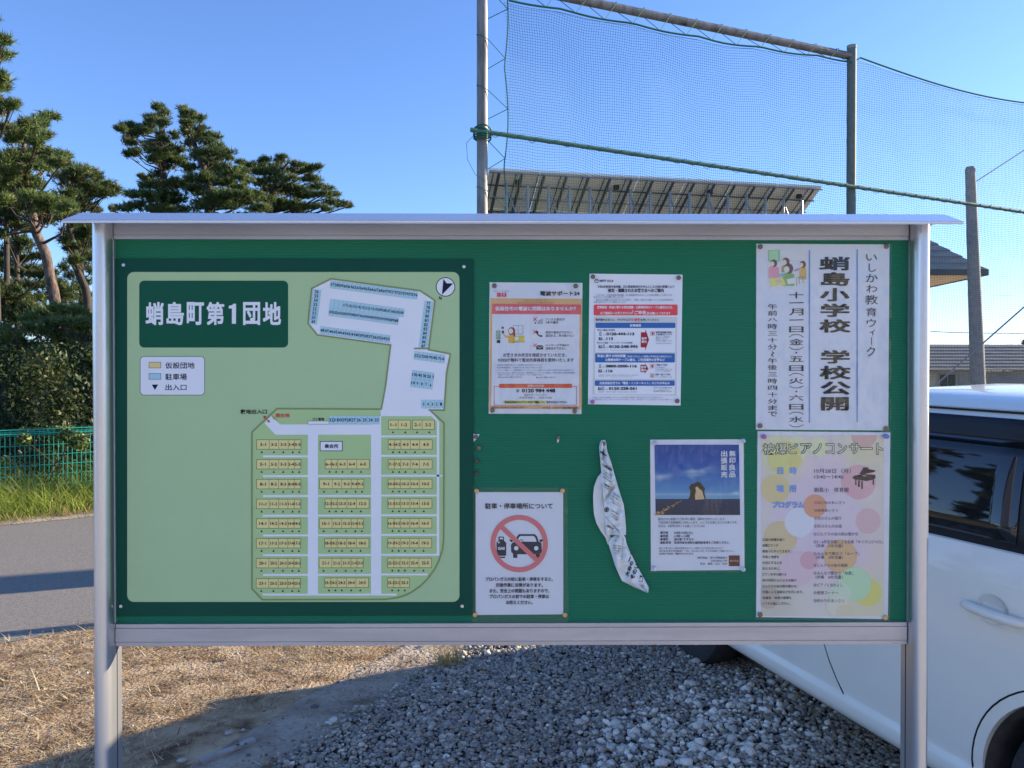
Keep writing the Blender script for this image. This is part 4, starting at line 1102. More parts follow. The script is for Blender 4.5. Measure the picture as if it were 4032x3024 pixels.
for s, x0, x1, y, h in (('10月28日（月）', 522, 832, 371, 42), ('13:45～14:45', 525, 768, 420, 40), ('蛸島小　体育館', 522, 812, 530, 44), ('①はじめのあいさつ', 524, 780, 636, 29), ('②校長あいさつ', 524, 722, 702, 30), ('③矢川さんの紹介', 524, 752, 767, 32),
                        ('④矢川さんのお話', 520, 754, 833, 32), ('⑤どんぐりの会の読み聞かせ', 518, 890, 899, 32), ('⑥5・6年生児童による合奏「キリマンジャロ」', 518, 1095, 965, 32), ('（伴奏　5年児童）', 536, 764, 998, 30), ('⑦みんなで歌おう「ループ」', 518, 900, 1063, 31),
                        ('（伴奏　6年児童）', 536, 764, 1095, 30), ('⑧どんぐりの会の朗読', 518, 802, 1162, 31), ('⑨みんなで歌おう「校歌」', 518, 848, 1227, 32), ('（伴奏　6年児童）', 534, 762, 1261, 31), ('⑩ピアノとなかよし', 518, 762, 1327, 32), ('⑪感想コーナー', 518, 724, 1392, 32), ('⑫終わりのあいさつ', 518, 775, 1458, 32)):
    p.row(s, x0, x1, y, h, TX, 0.003, LL)
for s, x1, y in (('広島の記憶を継ぐ', 276, 947), ('被爆ピアノが', 222, 995), ('蛸島小にやってきます。', 330, 1044), ('平和と地球を', 230, 1092), ('大切にする心を', 252, 1140), ('伝えるために、', 240, 1188), ('ピアノを守り続ける', 290, 1238), ('矢川光則さんによるお話や', 374, 1287), ('どんぐりの会の読み聞かせ、', 384, 1337),
                 ('児童による演奏などを行います。', 432, 1385), ('保護者・地域の皆様も', 332, 1434), ('どうぞお越しください。', 322, 1482)):
    p.row(s, 90, x1, y, 25, (62, 68, 92), 0.02, LL)
p.build('printed_text', t)
p.poly([(842, 430), (858, 410), (940, 398), (1036, 405), (1036, 432), (1000, 448), (960, 455), (860, 442)], (42, 38, 55), LL)
p.poly([(905, 396), (935, 342), (976, 342), (978, 356), (1034, 366), (1032, 378), (985, 388), (930, 400)], (42, 38, 55), LL + .4)
p.poly([(925, 407), (965, 410), (940, 418)], (160, 135, 130), LL + .8)
for x, y0, y1, w in ((872, 440, 490, 9), (898, 450, 505, 14), (924, 455, 522, 11), (1018, 435, 486, 10)): p.rect(x - w / 2, y0, x + w / 2, y1, (42, 38, 55), LL)
p.build('printed_piano', t)

# --- no parking in front of the gas cylinders
t, p = poster('parking_notice', 'white laminated no parking notice with red crossed circle over a gas cylinder and car', 'notice',
              [(47, 535), (762, 535), (763, 1532), (48, 1538)], (1850, 1680, 2.074), (150, 172, 212), [(26, 497), (798, 497), (805, 1598), (20, 1598)])
p.row('駐車・停車場所について', 125, 676, 649, 50, (38, 44, 62), 0.022)
for s, x0, x1, y in (('プロパンガスの前に駐車・停車をすると、', 128, 678, 1246), ('交換作業に支障があります。', 212, 596, 1294), ('また、安全上の問題もありますので、', 162, 648, 1341), ('プロパンガスの前での駐車・停車は', 162, 646, 1388), ('お控えください。', 296, 512, 1436)):
    p.row(s, x0, x1, y, 34, (38, 44, 66), 0.026)
p.build('printed_text', t)
DKc = (32, 40, 58); PW = (152, 174, 214)
p.poly([(234, 898), (278, 898), (278, 930), (297, 948), (297, 1050), (290, 1055), (228, 1055), (220, 1050), (218, 948), (234, 930)], DKc, 2); p.rect(244, 906, 270, 920, PW, 3); p.ell(237, 945, 7, 8, PW, 3)
p.rect(240, 1062, 288, 1073, DKc, 2); p.text('GAS', 229, 982, 286, 1006, PW, 0.045, 3)
p.poly([(335, 965), (352, 945), (375, 940), (383, 900), (400, 878), (530, 878), (548, 895), (562, 940), (585, 950), (588, 1020), (572, 1040), (572, 1072), (540, 1072), (536, 1042), (388, 1042), (388, 1072), (354, 1072), (352, 1035), (338, 1025)], DKc, 2)
p.poly([(392, 938), (398, 908), (410, 893), (522, 893), (534, 906), (546, 940)], PW, 3); p.poly([(322, 920), (350, 924), (348, 944), (330, 938)], DKc, 2.4); p.poly([(600, 918), (568, 924), (572, 944), (592, 938)], DKc, 2.4)
p.ell(379, 993, 18, 18, PW, 3); p.ell(542, 993, 18, 18, PW, 3); p.line([(402, 938), (412, 924), (428, 924), (438, 936)], 5, DKc, 3.4)
p.ring(403, 955, 214, 40, (148, 92, 112), 5, 64); p.line([(258, 818), (552, 1094)], 38, (148, 92, 112), 5.4)
p.build('printed_symbol', t)

# --- travelling shop flyer with sea photograph
t, p = poster('shop_flyer', 'white laminated flyer with a blue sea photograph of a rock island', 'flyer',
              [(665, 122), (1535, 118), (1545, 1338), (672, 1345)], (2280, 1680, 2.3706), (152, 178, 235), [(655, 116), (1545, 112), (1556, 1358), (662, 1362)])
nv = 40
def ph(x, y): return (703 + (1492 - 703) * x + 12 * y, 168 + (825 - 168) * y)
def wisp(x, y):
    v = 0
    for k, (fx, fy, ph_) in enumerate(((5, 11, 0), (9, 19, 1.7), (17, 33, 4.0), (31, 57, 2.2))): v += sin(x * fx + y * fy * .6 + ph_ + 1.5 * sin(y * fy * .7 - x * fx * .5 + k)) / (1.5 ** k)
    return max(0, min(1, v * .38 + .30))
def sky_ink(x, y):
    y *= .77; c = y / .77; base = (28 + 52 * c ** 2.2, 62 + 72 * c ** 1.8, 150 + 50 * c)
    w = math.exp(-((x - .50) / .17) ** 2 - ((y - .38 + .25 * (x - .5)) / .12) ** 2) + .8 * math.exp(-((x - .12) / .13) ** 2 - ((y - .47 - .3 * (x - .1)) / .08) ** 2)
    w = min(1, w * wisp(x, y) * 1.25 + .35 * math.exp(-((y - .705) / .02) ** 2) + .9 * math.exp(-((x - .68) / .07) ** 2 - ((y - .70) / .018) ** 2) * wisp(x * 2, y * 2) + .9 * math.exp(-((x - .97) / .06) ** 2 - ((y - .69) / .022) ** 2) * wisp(x * 2, y))
    return tuple(base[k] * (1 - w) + (150, 172, 212)[k] * w for k in range(3))
p.blend(lambda x, y: ph(x, y * .77), sky_ink, 110, 90)
def sea_ink(x, y):
    k = 1 + .10 * sin(x * 60 + 7 * sin(y * 23)) * sin(y * 70 + 3 * sin(x * 17)); return (38 * k * (1 - .15 * y), 50 * k * (1 - .1 * y), (92 - 18 * y) * k)
p.blend(lambda x, y: ph(x, .77 + .23 * y), sea_ink, 70, 26)
p.poly([(1010, 682), (1030, 660), (1042, 600), (1025, 570), (1048, 535), (1080, 528), (1100, 514), (1132, 520), (1152, 545), (1176, 575), (1168, 610), (1178, 650), (1184, 680)], (48, 50, 45), 3)
p.poly([(1085, 682), (1082, 640), (1092, 600), (1085, 570), (1102, 556), (1128, 585), (1150, 600), (1160, 640), (1172, 676)], (150, 150, 148), 4)
for x, y, a in ((1100, 600, 20), (1125, 640, 24), (1110, 660, 16), (1145, 655, 14), (1098, 632, 10)): p.poly([(x, y), (x + 4, y + a), (x - 3, y + a * .7)], (105, 105, 105), 5)
rr_ = random.Random(4)
for k in range(60):
    tt = rr_.random(); x = 960 - 230 * tt + rr_.uniform(-22, 22) * (0.3 + tt); y = 686 + 132 * tt + rr_.uniform(-8, 8) * (0.4 + tt); s_ = 4 + 9 * tt
    g = rr_.uniform(0.6, 1.25); p.poly([(x - s_ * 1.4, y), (x - s_ * .3, y - s_ * .6), (x + s_ * 1.2, y - s_ * .2), (x + s_, y + s_ * .5), (x - s_, y + s_ * .5)], (120 * g, 108 * g, 95 * g), 3 + k * .02)
for i, ch in enumerate('無印良品'): p.text(ch, 1402, 222 + i * 65, 1460, 278 + i * 65, (158, 182, 228), 0.026, 4)
for i, ch in enumerate('出張販売'): p.text(ch, 1325, 224 + i * 65, 1384, 280 + i * 65, (158, 182, 228), 0.026, 4)
p.build('printed_photo', t)
for s, x0, x1, y, h, b in (('被災された皆様の１日も早い復旧、復興をお祈りいたします。', 738, 1368, 863, 26, .004), ('下記日程で出張販売にお伺いします。少しでもお役に立てたら幸いです。', 740, 1482, 895, 26, .004), ('当日は、お財布を持ってお越しくださいね！', 740, 1172, 928, 26, .004),
                           ('■日程', 760, 832, 990, 26, .02), ('10月19日(土)', 888, 1060, 991, 26, .022), ('■時間', 760, 832, 1022, 26, .02), ('11時～14時', 888, 1034, 1022, 26, .022), ('■場所', 760, 832, 1052, 26, .02), ('道の駅 すずなり', 888, 1068, 1052, 26, .022),
                           ('■駐車場', 760, 858, 1083, 26, .02), ('珠洲市総合病院の臨時駐車場をご利用ください', 888, 1402, 1083, 26, .02), ('※持って来てほしい商品の事前注文やケース単位でのご注文も承りますので', 742, 1340, 1135, 19, .004),
                           ('無印良品 野々市明倫通り（TEL：076-294-1147）までお気軽にご相談ください。', 750, 1448, 1161, 19, .004), ('お支払い方法は、現金のみとなります。', 750, 1070, 1186, 20, .022),
                           ('無印良品　野々市明倫通り', 1106, 1384, 1224, 22, .008), ('076(294)1147', 1234, 1384, 1252, 22, .014), ('担当　高橋・山口・和多', 1130, 1384, 1280, 22, .008)):
    p.row(s, x0, x1, y, h, (42, 50, 85), b)
p.rect(1398, 1202, 1500, 1302, (72, 48, 55), 2); p.text('無印良品', 1408, 1243, 1490, 1262, (150, 140, 150), 0.014, 3)
p.build('printed_text', t)

# ---------------------------------------------------------------- pins
def pin(o, u, v, kind, label, r=0.0052, yo=0.0049):
    ox, oy, sc = o; sx, sy = ox + u / sc, oy + v / sc
    m = {'bronze': 'bronze', 'brass': 'brass', 'rusty': 'rusty', 'pink': 'pin_pink', 'blue': 'pin_blue', 'white': 'pin_white', 'clear': 'pin_clear'}[kind]
    ball = kind in ('pink', 'blue', 'white', 'clear')
    ob = disc(sx, sy, r, YB - yo, 0.011 if ball else 0.0022, 'push_pin' if ball else 'thumbtack', M[m], None, ball)
    tag(ob, label, 'push pin' if ball else 'thumbtack', 'push pins and thumbtacks on the notice board')
Z1, Z2, Z3, Z4, Z5, Z6 = (1880, 1080, 2.861), (2300, 1060, 2.962), (2940, 940, 2.127), (2960, 1680, 2.127), (1850, 1680, 2.074), (2280, 1680, 2.3706)
corner = ('top left', 'top right', 'bottom left', 'bottom right')
for pts, o, kinds, what, r in (([(190, 130), (1107, 132), (168, 1532), (1095, 1543)], Z1, ['bronze'] * 4, 'the orange phone signal leaflet', 0.0054),
                               ([(103, 88), (1103, 100), (95, 1545), (1087, 1537)], Z2, ['bronze', 'bronze', 'pink', 'bronze'], 'the blue and red notice sheet', 0.0052),
                               ([(115, 67), (1172, 63), (112, 1567), (1167, 1590)], Z3, ['bronze'] * 4, 'the large school poster', 0.0056),
                               ([(95, 82), (1118, 80), (70, 1575), (1120, 1600)], Z4, ['pink', 'blue', 'bronze', 'brass'], 'the pastel concert poster', 0.0056),
                               ([(55, 525), (757, 523), (42, 1537), (777, 1538)], Z5, ['brass'] * 4, 'the no parking notice', 0.0054),
                               ([(703, 150), (1524, 130), (703, 1320), (1525, 1325)], Z6, ['clear', 'clear', 'white', 'clear'], 'the sea photograph flyer', 0.0052)):
    for (u, v), kd, cn in zip(pts, kinds, corner):
        nm = {'bronze': 'dark bronze thumbtack', 'brass': 'shiny brass thumbtack', 'pink': 'purple pink push pin', 'blue': 'pale blue push pin', 'white': 'white push pin', 'clear': 'clear plastic push pin'}[kd]
        pin(o, u, v, kd, f'{nm} at the {cn} corner of {what}', r)
pin(Z5, 50, 83, 'bronze', 'dark thumbtack holding a torn white paper scrap beside the map sign', 0.0048)
pin(Z5, 75, 173, 'bronze', 'scratched bronze thumbtack just below the torn white scrap, beside the map sign', 0.0052)
pin(Z5, 58, 280, 'rusty', 'upper of two small reddish thumbtacks beside the map sign', 0.0044)
pin(Z5, 57, 379, 'rusty', 'lower of two small reddish thumbtacks beside the map sign', 0.0042)
pin(Z5, 724, 90, 'bronze', 'lone dark thumbtack with a white shard, on bare green below the signal leaflet', 0.0044)
pin(Z6, 229, 157, 'bronze', 'dark thumbtack holding up the twisted torn newspaper flyer', 0.0050, 0.0165)
def scrap(pts, o, label):
    c = [P(o[0] + u / o[2], o[1] + v / o[2], YB - 0.002) for u, v in pts]; n = len(c)
    mb = MB(); mb.add([(q.x, q.y - 0.002 * (i % 2), q.z) for i, q in enumerate(c)] + [(q.x, q.y + 0.0012, q.z) for q in c],
                      [tuple(range(n)), tuple(range(2 * n - 1, n - 1, -1))] + [(i, (i + 1) % n, n + (i + 1) % n, n + i) for i in range(n)])
    tag(mb.build('torn_paper_scrap', M['paper_news']), label, 'paper scrap')
scrap([(25, 55), (45, 62), (80, 60), (70, 88), (50, 105), (38, 120), (24, 118)], Z5, 'torn white paper corner left under a thumbtack beside the map sign')
scrap([(712, 100), (730, 104), (722, 132), (714, 128)], Z5, 'tiny white paper shard hanging under a lone thumbtack')

# ---------------------------------------------------------------- twisted torn flyer
o6 = Z6
fl = thing('torn_flyer', 'torn newspaper flyer twisted into a hanging strip, held by one thumbtack', 'torn flyer', tuple(P(2280 + 229 / 2.3706, 1680 + 157 / 2.3706, YB)))
rowsU = [(125, 212, 243), (150, 196, 252), (190, 187, 257), (235, 190, 265), (330, 200, 298), (425, 208, 325), (530, 215, 355), (630, 226, 385), (730, 233, 417), (845, 240, 430), (955, 250, 438), (1012, 262, 436)]
rowsL = [(1012, 345, 418), (1035, 305, 432), (1085, 272, 442), (1130, 285, 458), (1200, 308, 492), (1290, 334, 535), (1370, 368, 580), (1440, 402, 618), (1500, 520, 650), (1550, 636, 645)]
def interp(rows, v):
    for a, b in zip(rows, rows[1:]):
        if v <= b[0]:
            t = (v - a[0]) / max(b[0] - a[0], 1e-6); return a[1] + (b[1] - a[1]) * t, a[2] + (b[2] - a[2]) * t
    return rows[-1][1], rows[-1][2]
def depth(rows, u, v, amp):
    l, r = interp(rows, v); w = min(max((u - l) / max(r - l, 1), 0), 1)
    tw = lambda q: abs((q % 1.0) - 0.5) * 2
    fold = 0.85 * tw(w * 1.6 + v / 330) + 0.30 * tw(v / 150 - w * 1.1 + 0.3)
    return -0.004 - amp * (fold * sin(pi * min(max(w, .02), .98)) ** 0.4 + sin(pi * w) ** 0.6 * 0.25 + 0.22 * sin(v * 0.035 + w * 5) * sin(pi * w) + 0.10 * sin(v * 0.11 + w * 9) * sin(pi * w)) * min(1, (v - 100) / 120)
def strip_mesh(rows, amp, name, v0, v1, nj=70, ni=18):
    mb = MB(); vs, fs = [], []
    for j in range(nj + 1):
        v = v0 + (v1 - v0) * j / nj; l, r = interp(rows, v)
        for i in range(ni + 1):
            u = l + (r - l) * i / ni
            vs.append(tuple(P(o6[0] + u / o6[2], o6[1] + v / o6[2], YB + depth(rows, u, v, amp))))
    for j in range(nj):
        for i in range(ni):
            k = j * (ni + 1) + i; fs.append((k, k + 1, k + ni + 2, k + ni + 1))
    mb.add(vs, fs); o = mb.build(name, M['paper_news'], fl, smooth=False, fix=False)
    sm = o.modifiers.new('thickness', 'SOLIDIFY'); sm.thickness = 0.0004; sm.offset = 0
    return o
strip_mesh(rowsU, 0.026, 'rolled_strip', 125, 1012)
strip_mesh(rowsL, 0.022, 'lower_strip', 1012, 1550)
# curled page behind on the left
mb = MB(); vs, fs = [], []
lobe = [(430, 207, 212), (480, 168, 222), (560, 140, 232), (640, 132, 236), (740, 134, 240), (820, 140, 248), (900, 162, 256), (980, 205, 270), (1040, 250, 285), (1100, 268, 300)]
for j in range(31):
    v = 430 + 670 * j / 30; l, r = interp(lobe, v)
    for i in range(9):
        w = i / 8; u = l + (r + 14 - l) * w
        vs.append(tuple(P(o6[0] + u / o6[2], o6[1] + v / o6[2], YB - 0.004 - 0.016 * (1 - w) ** 1.5 * sin(pi * min(1, (v - 420) / 680)) - 0.0012 * sin(v * .05 + w * 3))))
for j in range(30):
    for i in range(8): k = j * 9 + i; fs.append((k, k + 1, k + 10, k + 9))
mb.add(vs, fs); o = mb.build('curled_page', M['paper_news'], fl, smooth=True, fix=False)
sm = o.modifiers.new('thickness', 'SOLIDIFY'); sm.thickness = 0.0004; sm.offset = 0
for rows, amp, nm, items in ((rowsU, 0.026, 'printed_lettering', [('購読料金表', 228, 252, 74, 17, .6), ('ッ入居期間延長', 262, 378, 108, 24, .62), ('申し込みはこちらから', 268, 440, 100, 13, .6), ('お問い合わせ先のご案内', 262, 462, 95, 13, .6), ('記載内容は変更の場合', 258, 488, 90, 13, .6),
                                                             ('入居期間', 255, 545, 62, 15, .6), ('いとの話', 250, 566, 55, 13, .6), ('発行日曜日', 350, 640, 80, 14, .6), ('この広告にお電話ください', 345, 668, 105, 13, .6), ('申込書に記入してください', 335, 694, 105, 12, .6), ('ご利用の皆さまへ', 340, 722, 90, 12, .6),
                                                             ('⑧', 258, 775, 44, 46, .5), ('ご案内の時間帯', 335, 800, 80, 12, .55), ('正月号のお知らせ', 330, 830, 82, 12, .55), ('受付は夕方まで', 335, 856, 70, 12, .55), ('(日知らせ', 290, 940, 72, 24, .5)]),
                             (rowsL, 0.022, 'printed_lettering', [('一時', 335, 1065, 32, 14, .05), ('お知らせの内容', 352, 1112, 78, 13, .1), ('時間のご案内', 350, 1135, 78, 13, .1), ('まで申込書', 345, 1158, 60, 12, .1), ('ください', 348, 1180, 60, 12, .1),
                                                                  ('大谷の', 470, 1325, 150, 38, -1.2), ('そのい', 520, 1352, 150, 40, -1.2)])):
    pr = Print(o6[0], o6[1], o6[2], YB - 0.0016, (165, 190, 205))
    pr.warp = lambda sx, sy, rows=rows, amp=amp: depth(rows, (sx - o6[0]) * o6[2], (sy - o6[1]) * o6[2], amp)
    for s, u, v, w, h, rt in items:
        big = h > 30
        pr.text(s, u - w / 2, v - h / 2, u + w / 2, v + h / 2, (30, 34, 44) if h > 14 else (60, 68, 75), 0.03 if h > 14 else 0.012, 0.5, rt)
    if rows is rowsU:
        for a, b in (((205, 290), (305, 395)), ((232, 690), (340, 530)), ((238, 702), (345, 545)), ((245, 840), (370, 975)), ((300, 900), (385, 1000))):
            pr.line([(a[0] + (b[0] - a[0]) * k / 8, a[1] + (b[1] - a[1]) * k / 8) for k in range(9)], 3, (60, 66, 75), 0.5)
    else:
        pr.line([(330, 1040), (400, 1042), (412, 1055), (400, 1240), (345, 1235)], 2.5, (60, 66, 75), 0.5)
        pr.poly([(556, 1445), (572, 1385), (596, 1398), (594, 1448)], (45, 48, 58), 0.5)
        pr.line([(478, 1140), (484, 1180), (478, 1225), (462, 1262)], 9, (62, 45, 60), 0.5)
        pr.line([(585, 1525), (608, 1455)], 2, (90, 98, 110), 0.5)
    pr.build(nm, fl)

# ---------------------------------------------------------------- white car parked behind the board
vp = P(1105, 1486, 100) - EYE
cu_ = Vector((vp.x, vp.y, 0)).normalized()                 # towards the front of the car
b0 = P(3669, 2000, 2.56)
CB = Vector((b0.x, b0.y, 0))                               # base of the left side, t = 0
cw_ = Vector((cu_.y, -cu_.x, 0))                           # into the car (away from the viewer's left)
if cw_.x < 0: cw_ = -cw_
def C(t, w, z):
    """t forward along the car, w inward from its left side, z up"""
    p = CB + cu_ * t + cw_ * w; return Vector((p.x, p.y, z))
car = thing('white_car', 'white hatchback with tinted windows and door visors parked on the gravel behind the board', 'car', tuple(C(0.7, 0.85, 0)))
W = 1.70
def loft(rings, name, m, closed_ends=True, sub=0, smooth=True):
    mb = MB(); n = len(rings[0]); vs = [v for r in rings for v in r]; fs = []
    for j in range(len(rings) - 1):
        for i in range(n - 1): fs.append((j * n + i, j * n + i + 1, (j + 1) * n + i + 1, (j + 1) * n + i))
    if closed_ends: fs += [tuple(range(n)), tuple(range((len(rings) - 1) * n, len(rings) * n))[::-1]]
    mb.add(vs, fs); return mb.build(name, m, car, smooth=smooth)
def side_off(z):
    """inset of the body side from its widest line"""
    return float(np.interp(z, [0.18, 0.235, 0.27, 0.30, 0.315, 0.34, 0.42, 0.55, 0.68, 0.80, 0.92, 1.00, 1.03], [0.09, 0.012, 0.0, 0.004, 0.016, 0.010, 0.002, -0.008, -0.012, -0.008, 0.004, 0.020, 0.032]))
ZS = [0.18, 0.235, 0.262, 0.285, 0.300, 0.312, 0.322, 0.36, 0.44, 0.52, 0.60, 0.68, 0.76, 0.84, 0.92, 0.98, 1.02]
def topz(t):
    return float(np.interp(t, [-1.32, -1.25, -1.1, -0.6, 1.45, 1.56, 1.80, 1.95, 2.08], [0.80, 0.96, 1.02, 1.02, 1.00, 0.90, 0.76, 0.70, 0.60]))
def plan(t):
    return float(np.interp(t, [-1.36, -1.30, -1.15, -0.8, 0, 1.4, 1.72, 1.88, 1.98, 2.05, 2.10], [0.30, 0.14, 0.05, 0.008, 0, 0.01, 0.05, 0.13, 0.24, 0.40, 0.58]))
rings = []
ts = [-1.36, -1.33, -1.27, -1.15, -1.0, -0.8, -0.6, -0.4, -0.2, 0, .2, .4, .6, .8, 1.0, 1.2, 1.4, 1.6, 1.7, 1.78, 1.86, 1.92, 1.97, 2.01, 2.04, 2.07, 2.09]
for t in ts:
    tz = topz(t); L = []
    for z in ZS:
        zz = 0.18 + (z - 0.18) * (tz - 0.18) / (1.02 - 0.18) if z > 0.36 else z
        L.append((plan(t) + side_off(z), zz))
    L += [(plan(t) + 0.055, tz + 0.012), (plan(t) + 0.12, tz + 0.022), (0.6, tz + 0.035), (W / 2, tz + 0.04)]
    r = [C(t, w, z) for w, z in L] + [C(t, W - w, z) for w, z in reversed(L[:-1])]
    r.append(r[0]); rings.append(r)
body = loft(rings, 'body', M['car'])
# wheel arches cut out of the body
WT, WZ, WR = (-0.53, 1.66), 0.30, 0.345
def cutter(t, w0, w1, r):
    mb = MB(); n = 80; vs = [C(t + r * cos(2 * pi * k / n), w0, WZ + r * sin(2 * pi * k / n)) for k in range(n)] + [C(t + r * cos(2 * pi * k / n), w1, WZ + r * sin(2 * pi * k / n)) for k in range(n)]
    mb.add(vs, [tuple(range(n)), tuple(range(2 * n - 1, n - 1, -1))] + [(k, (k + 1) % n, n + (k + 1) % n, n + k) for k in range(n)])
    return mb.build('cutter', None)
cut = [cutter(t, a, b, WR) for t in WT for a, b in ((-0.2, 0.30), (W - 0.30, W + 0.2))]
for c in cut:
    md = body.modifiers.new('arch', 'BOOLEAN'); md.object = c; md.operation = 'DIFFERENCE'; md.solver = 'EXACT'
dg = bpy.context.evaluated_depsgraph_get()
nm = bpy.data.meshes.new_from_object(body.evaluated_get(dg))
body.modifiers.clear(); body.data = nm
nm.set_sharp_from_angle(angle=R_(38))
for c in cut: bpy.data.objects.remove(c)
for t in WT:
    for s in (0, 1):
        f = (lambda w: w) if s == 0 else (lambda w: W - w)
        # liner: inner half tube, flared lip
        mb = MB(); n = 56; vs, fs = [], []
        prof = [(0.020, WR - 0.002), (0.035, WR - 0.012), (0.07, WR - 0.014), (0.29, WR - 0.014)]
        for k in range(n + 1):
            a = -0.25 + (pi + 0.5) * k / n
            for w, r in prof: vs.append(C(t + r * cos(a), f(w), WZ + r * sin(a)))
        q = len(prof)
        for k in range(n):
            for i in range(q - 1): fs.append((k * q + i, k * q + i + 1, (k + 1) * q + i + 1, (k + 1) * q + i))
        mb.add(vs, fs)
        mb.add([C(t + WR * cos(2 * pi * k / 24), f(0.285), WZ + WR * sin(2 * pi * k / 24)) for k in range(24)], [tuple(range(24))])
        mb.build('wheel_arch', M['arch'], car, smooth=True, fix=False)
        wc = thing('wheel', None, None, tuple(C(t, f(0.12), WZ))); wc.parent = car; wc.matrix_parent_inverse = Matrix.Translation(-car.location)
        for nme, prof, mt in (('tyre', [(0.05, 0.19), (0.035, 0.25), (0.045, 0.28), (0.07, 0.295), (0.18, 0.295), (0.21, 0.27), (0.21, 0.19)], M['tyre']), ('rim', [(0.045, 0.192), (0.05, 0.18), (0.10, 0.16), (0.085, 0.06), (0.065, 0.03), (0.065, 0.001)], M['rim'])):
            mb = MB(); vs, fs = [], []; n = 36; q = len(prof)
            for k in range(n):
                a = 2 * pi * k / n
                for w, r in prof:
                    ww = w + (0.02 if nme == 'rim' and (k % 6) in (0, 1) and 0.05 < r < 0.17 else 0)
                    vs.append(C(t + r * cos(a), f(ww), WZ - 0.005 + r * sin(a)))
            for k in range(n):
                for i in range(q - 1): fs.append((k * q + i, k * q + i + 1, ((k + 1) % n) * q + i + 1, ((k + 1) % n) * q + i))
            mb.add(vs, fs); o = mb.build(nme, mt, None, smooth=True)
            o.parent = wc; o.matrix_parent_inverse = (Matrix.Translation(car.location) @ wc.matrix_parent_inverse @ Matrix.Translation(wc.location)).inverted()
# greenhouse
def gh(t):                                                   # (base z, top z, tumblehome)
    z1 = float(np.interp(t, [-1.24, -1.10, -0.95, -0.3, 0.4, 0.75, 0.95, 1.58], [1.02, 1.36, 1.455, 1.50, 1.515, 1.50, 1.47, 1.00]))
    return 1.0, z1
rings = []
for t in [-1.24, -1.18, -1.10, -1.0, -0.95, -0.9, -0.8, -0.7, -0.55, -0.4, -0.3, -0.1, 0.2, 0.5, 0.8, 0.9, 1.0, 1.15, 1.3, 1.45, 1.58]:
    z0, z1 = gh(t); h = max(z1 - z0, 0.01); e = plan(t) * 0.6; k = h / 0.5
    L = [(0.045 + e, z0), (0.065 + e, z0 + h * .25), (0.10 + e, z0 + h * .55), (0.145 + e, z0 + h * .80), (0.163 + e, z0 + h * .855), (0.178 + e, z0 + h * .873), (0.172 + e, z0 + h * .882), (0.20 + e, z0 + h * .925), (0.25 + e, z0 + h * .962), (0.34 + e, z0 + h * .985), (W / 2, z0 + h + 0.012 * k)]
    r = [C(t, w, z) for w, z in L] + [C(t, W - w, z) for w, z in reversed(L[:-1])]
    rings.append(r)
loft(rings, 'roof', M['car'])
def side_glass(name, outline, m, s, out=0.006, thick=0.004, par=None):
    """panel lying on the greenhouse side; outline in (t, h) with h 0..1 between belt and roof gutter"""
    f = (lambda w: w) if s == 0 else (lambda w: W - w)
    tri = tessellate_polygon([[Vector((a, b, 0)) for a, b in outline]])
    def pos(t, h, o):
        z0, z1 = gh(t); hh = (z1 - z0); w = float(np.interp(h, [0, .25, .55, .80, .855], [0.045, 0.065, 0.10, 0.145, 0.163])) + plan(t) * .6
        return C(t, f(w - o), z0 + hh * h)
    n = len(outline); mb = MB()
    # dense outline for curvature
    mb.add([pos(t, h, out) for t, h in outline] + [pos(t, h, out - thick - .004) for t, h in outline], [tuple(q) for q in tri] + [(i, (i + 1) % n, n + (i + 1) % n, n + i) for i in range(n)])
    return mb.build(name, m, par or car, smooth=False)
def grid_outline(t0, t1, h0, h1, n=7, sl=0.0, sr=0.0):
    b = [(t0 + (t1 - t0) * k / n, h0) for k in range(n + 1)]
    tp = [(t1 - sr + (t0 + sl - t1 + sr) * k / n, h1) for k in range(n + 1)]
    return b + tp
def quad_panel(name, t0, t1, h0, h1, m, s, out, sl=0.0, sr=0.0, par=None):
    f = (lambda w: w) if s == 0 else (lambda w: W - w)
    mb = MB(); nt_, nh = 8, 6; vs, fs = [], []
    for j in range(nh + 1):
        h = h0 + (h1 - h0) * j / nh
        for i in range(nt_ + 1):
            a = t0 + sl * j / nh; b = t1 - sr * j / nh; t = a + (b - a) * i / nt_
            z0, z1 = gh(min(t, 0.95)); w = float(np.interp(h, [0, .25, .55, .80, .855], [0.045, 0.065, 0.10, 0.145, 0.163])) + plan(t) * .6
            vs.append(C(t, f(w - out), z0 + (z1 - z0) * h))
    for j in range(nh):
        for i in range(nt_): k = j * (nt_ + 1) + i; fs.append((k, k + 1, k + nt_ + 2, k + nt_ + 1))
    n = len(vs); mb.add(vs, fs)
    o = mb.build(name, m, par or car, smooth=True, fix=False)
    sm = o.modifiers.new('t', 'SOLIDIFY'); sm.thickness = 0.004; sm.offset = 0
    return o
for s in (0, 1):
    quad_panel('window_surround', -1.02, 1.32, 0.03, 0.83, M['car_trim'], s, 0.009, 0.22, 0.46)
    quad_panel('rear_door_window', -0.275, 0.50, 0.09, 0.70, M['car_glass'], s, 0.014, 0.02, 0.0)
    quad_panel('quarter_window', -0.92, -0.345, 0.10, 0.70, M['car_glass'], s, 0.014, 0.17, 0.0)
    quad_panel('front_door_window', 0.58, 1.22, 0.09, 0.72, M['car_glass'], s, 0.014, 0.0, 0.42)
    quad_panel('door_visor', -0.30, 1.0, 0.70, 0.815, M['car_trim'], s, 0.027, 0.0, 0.10)
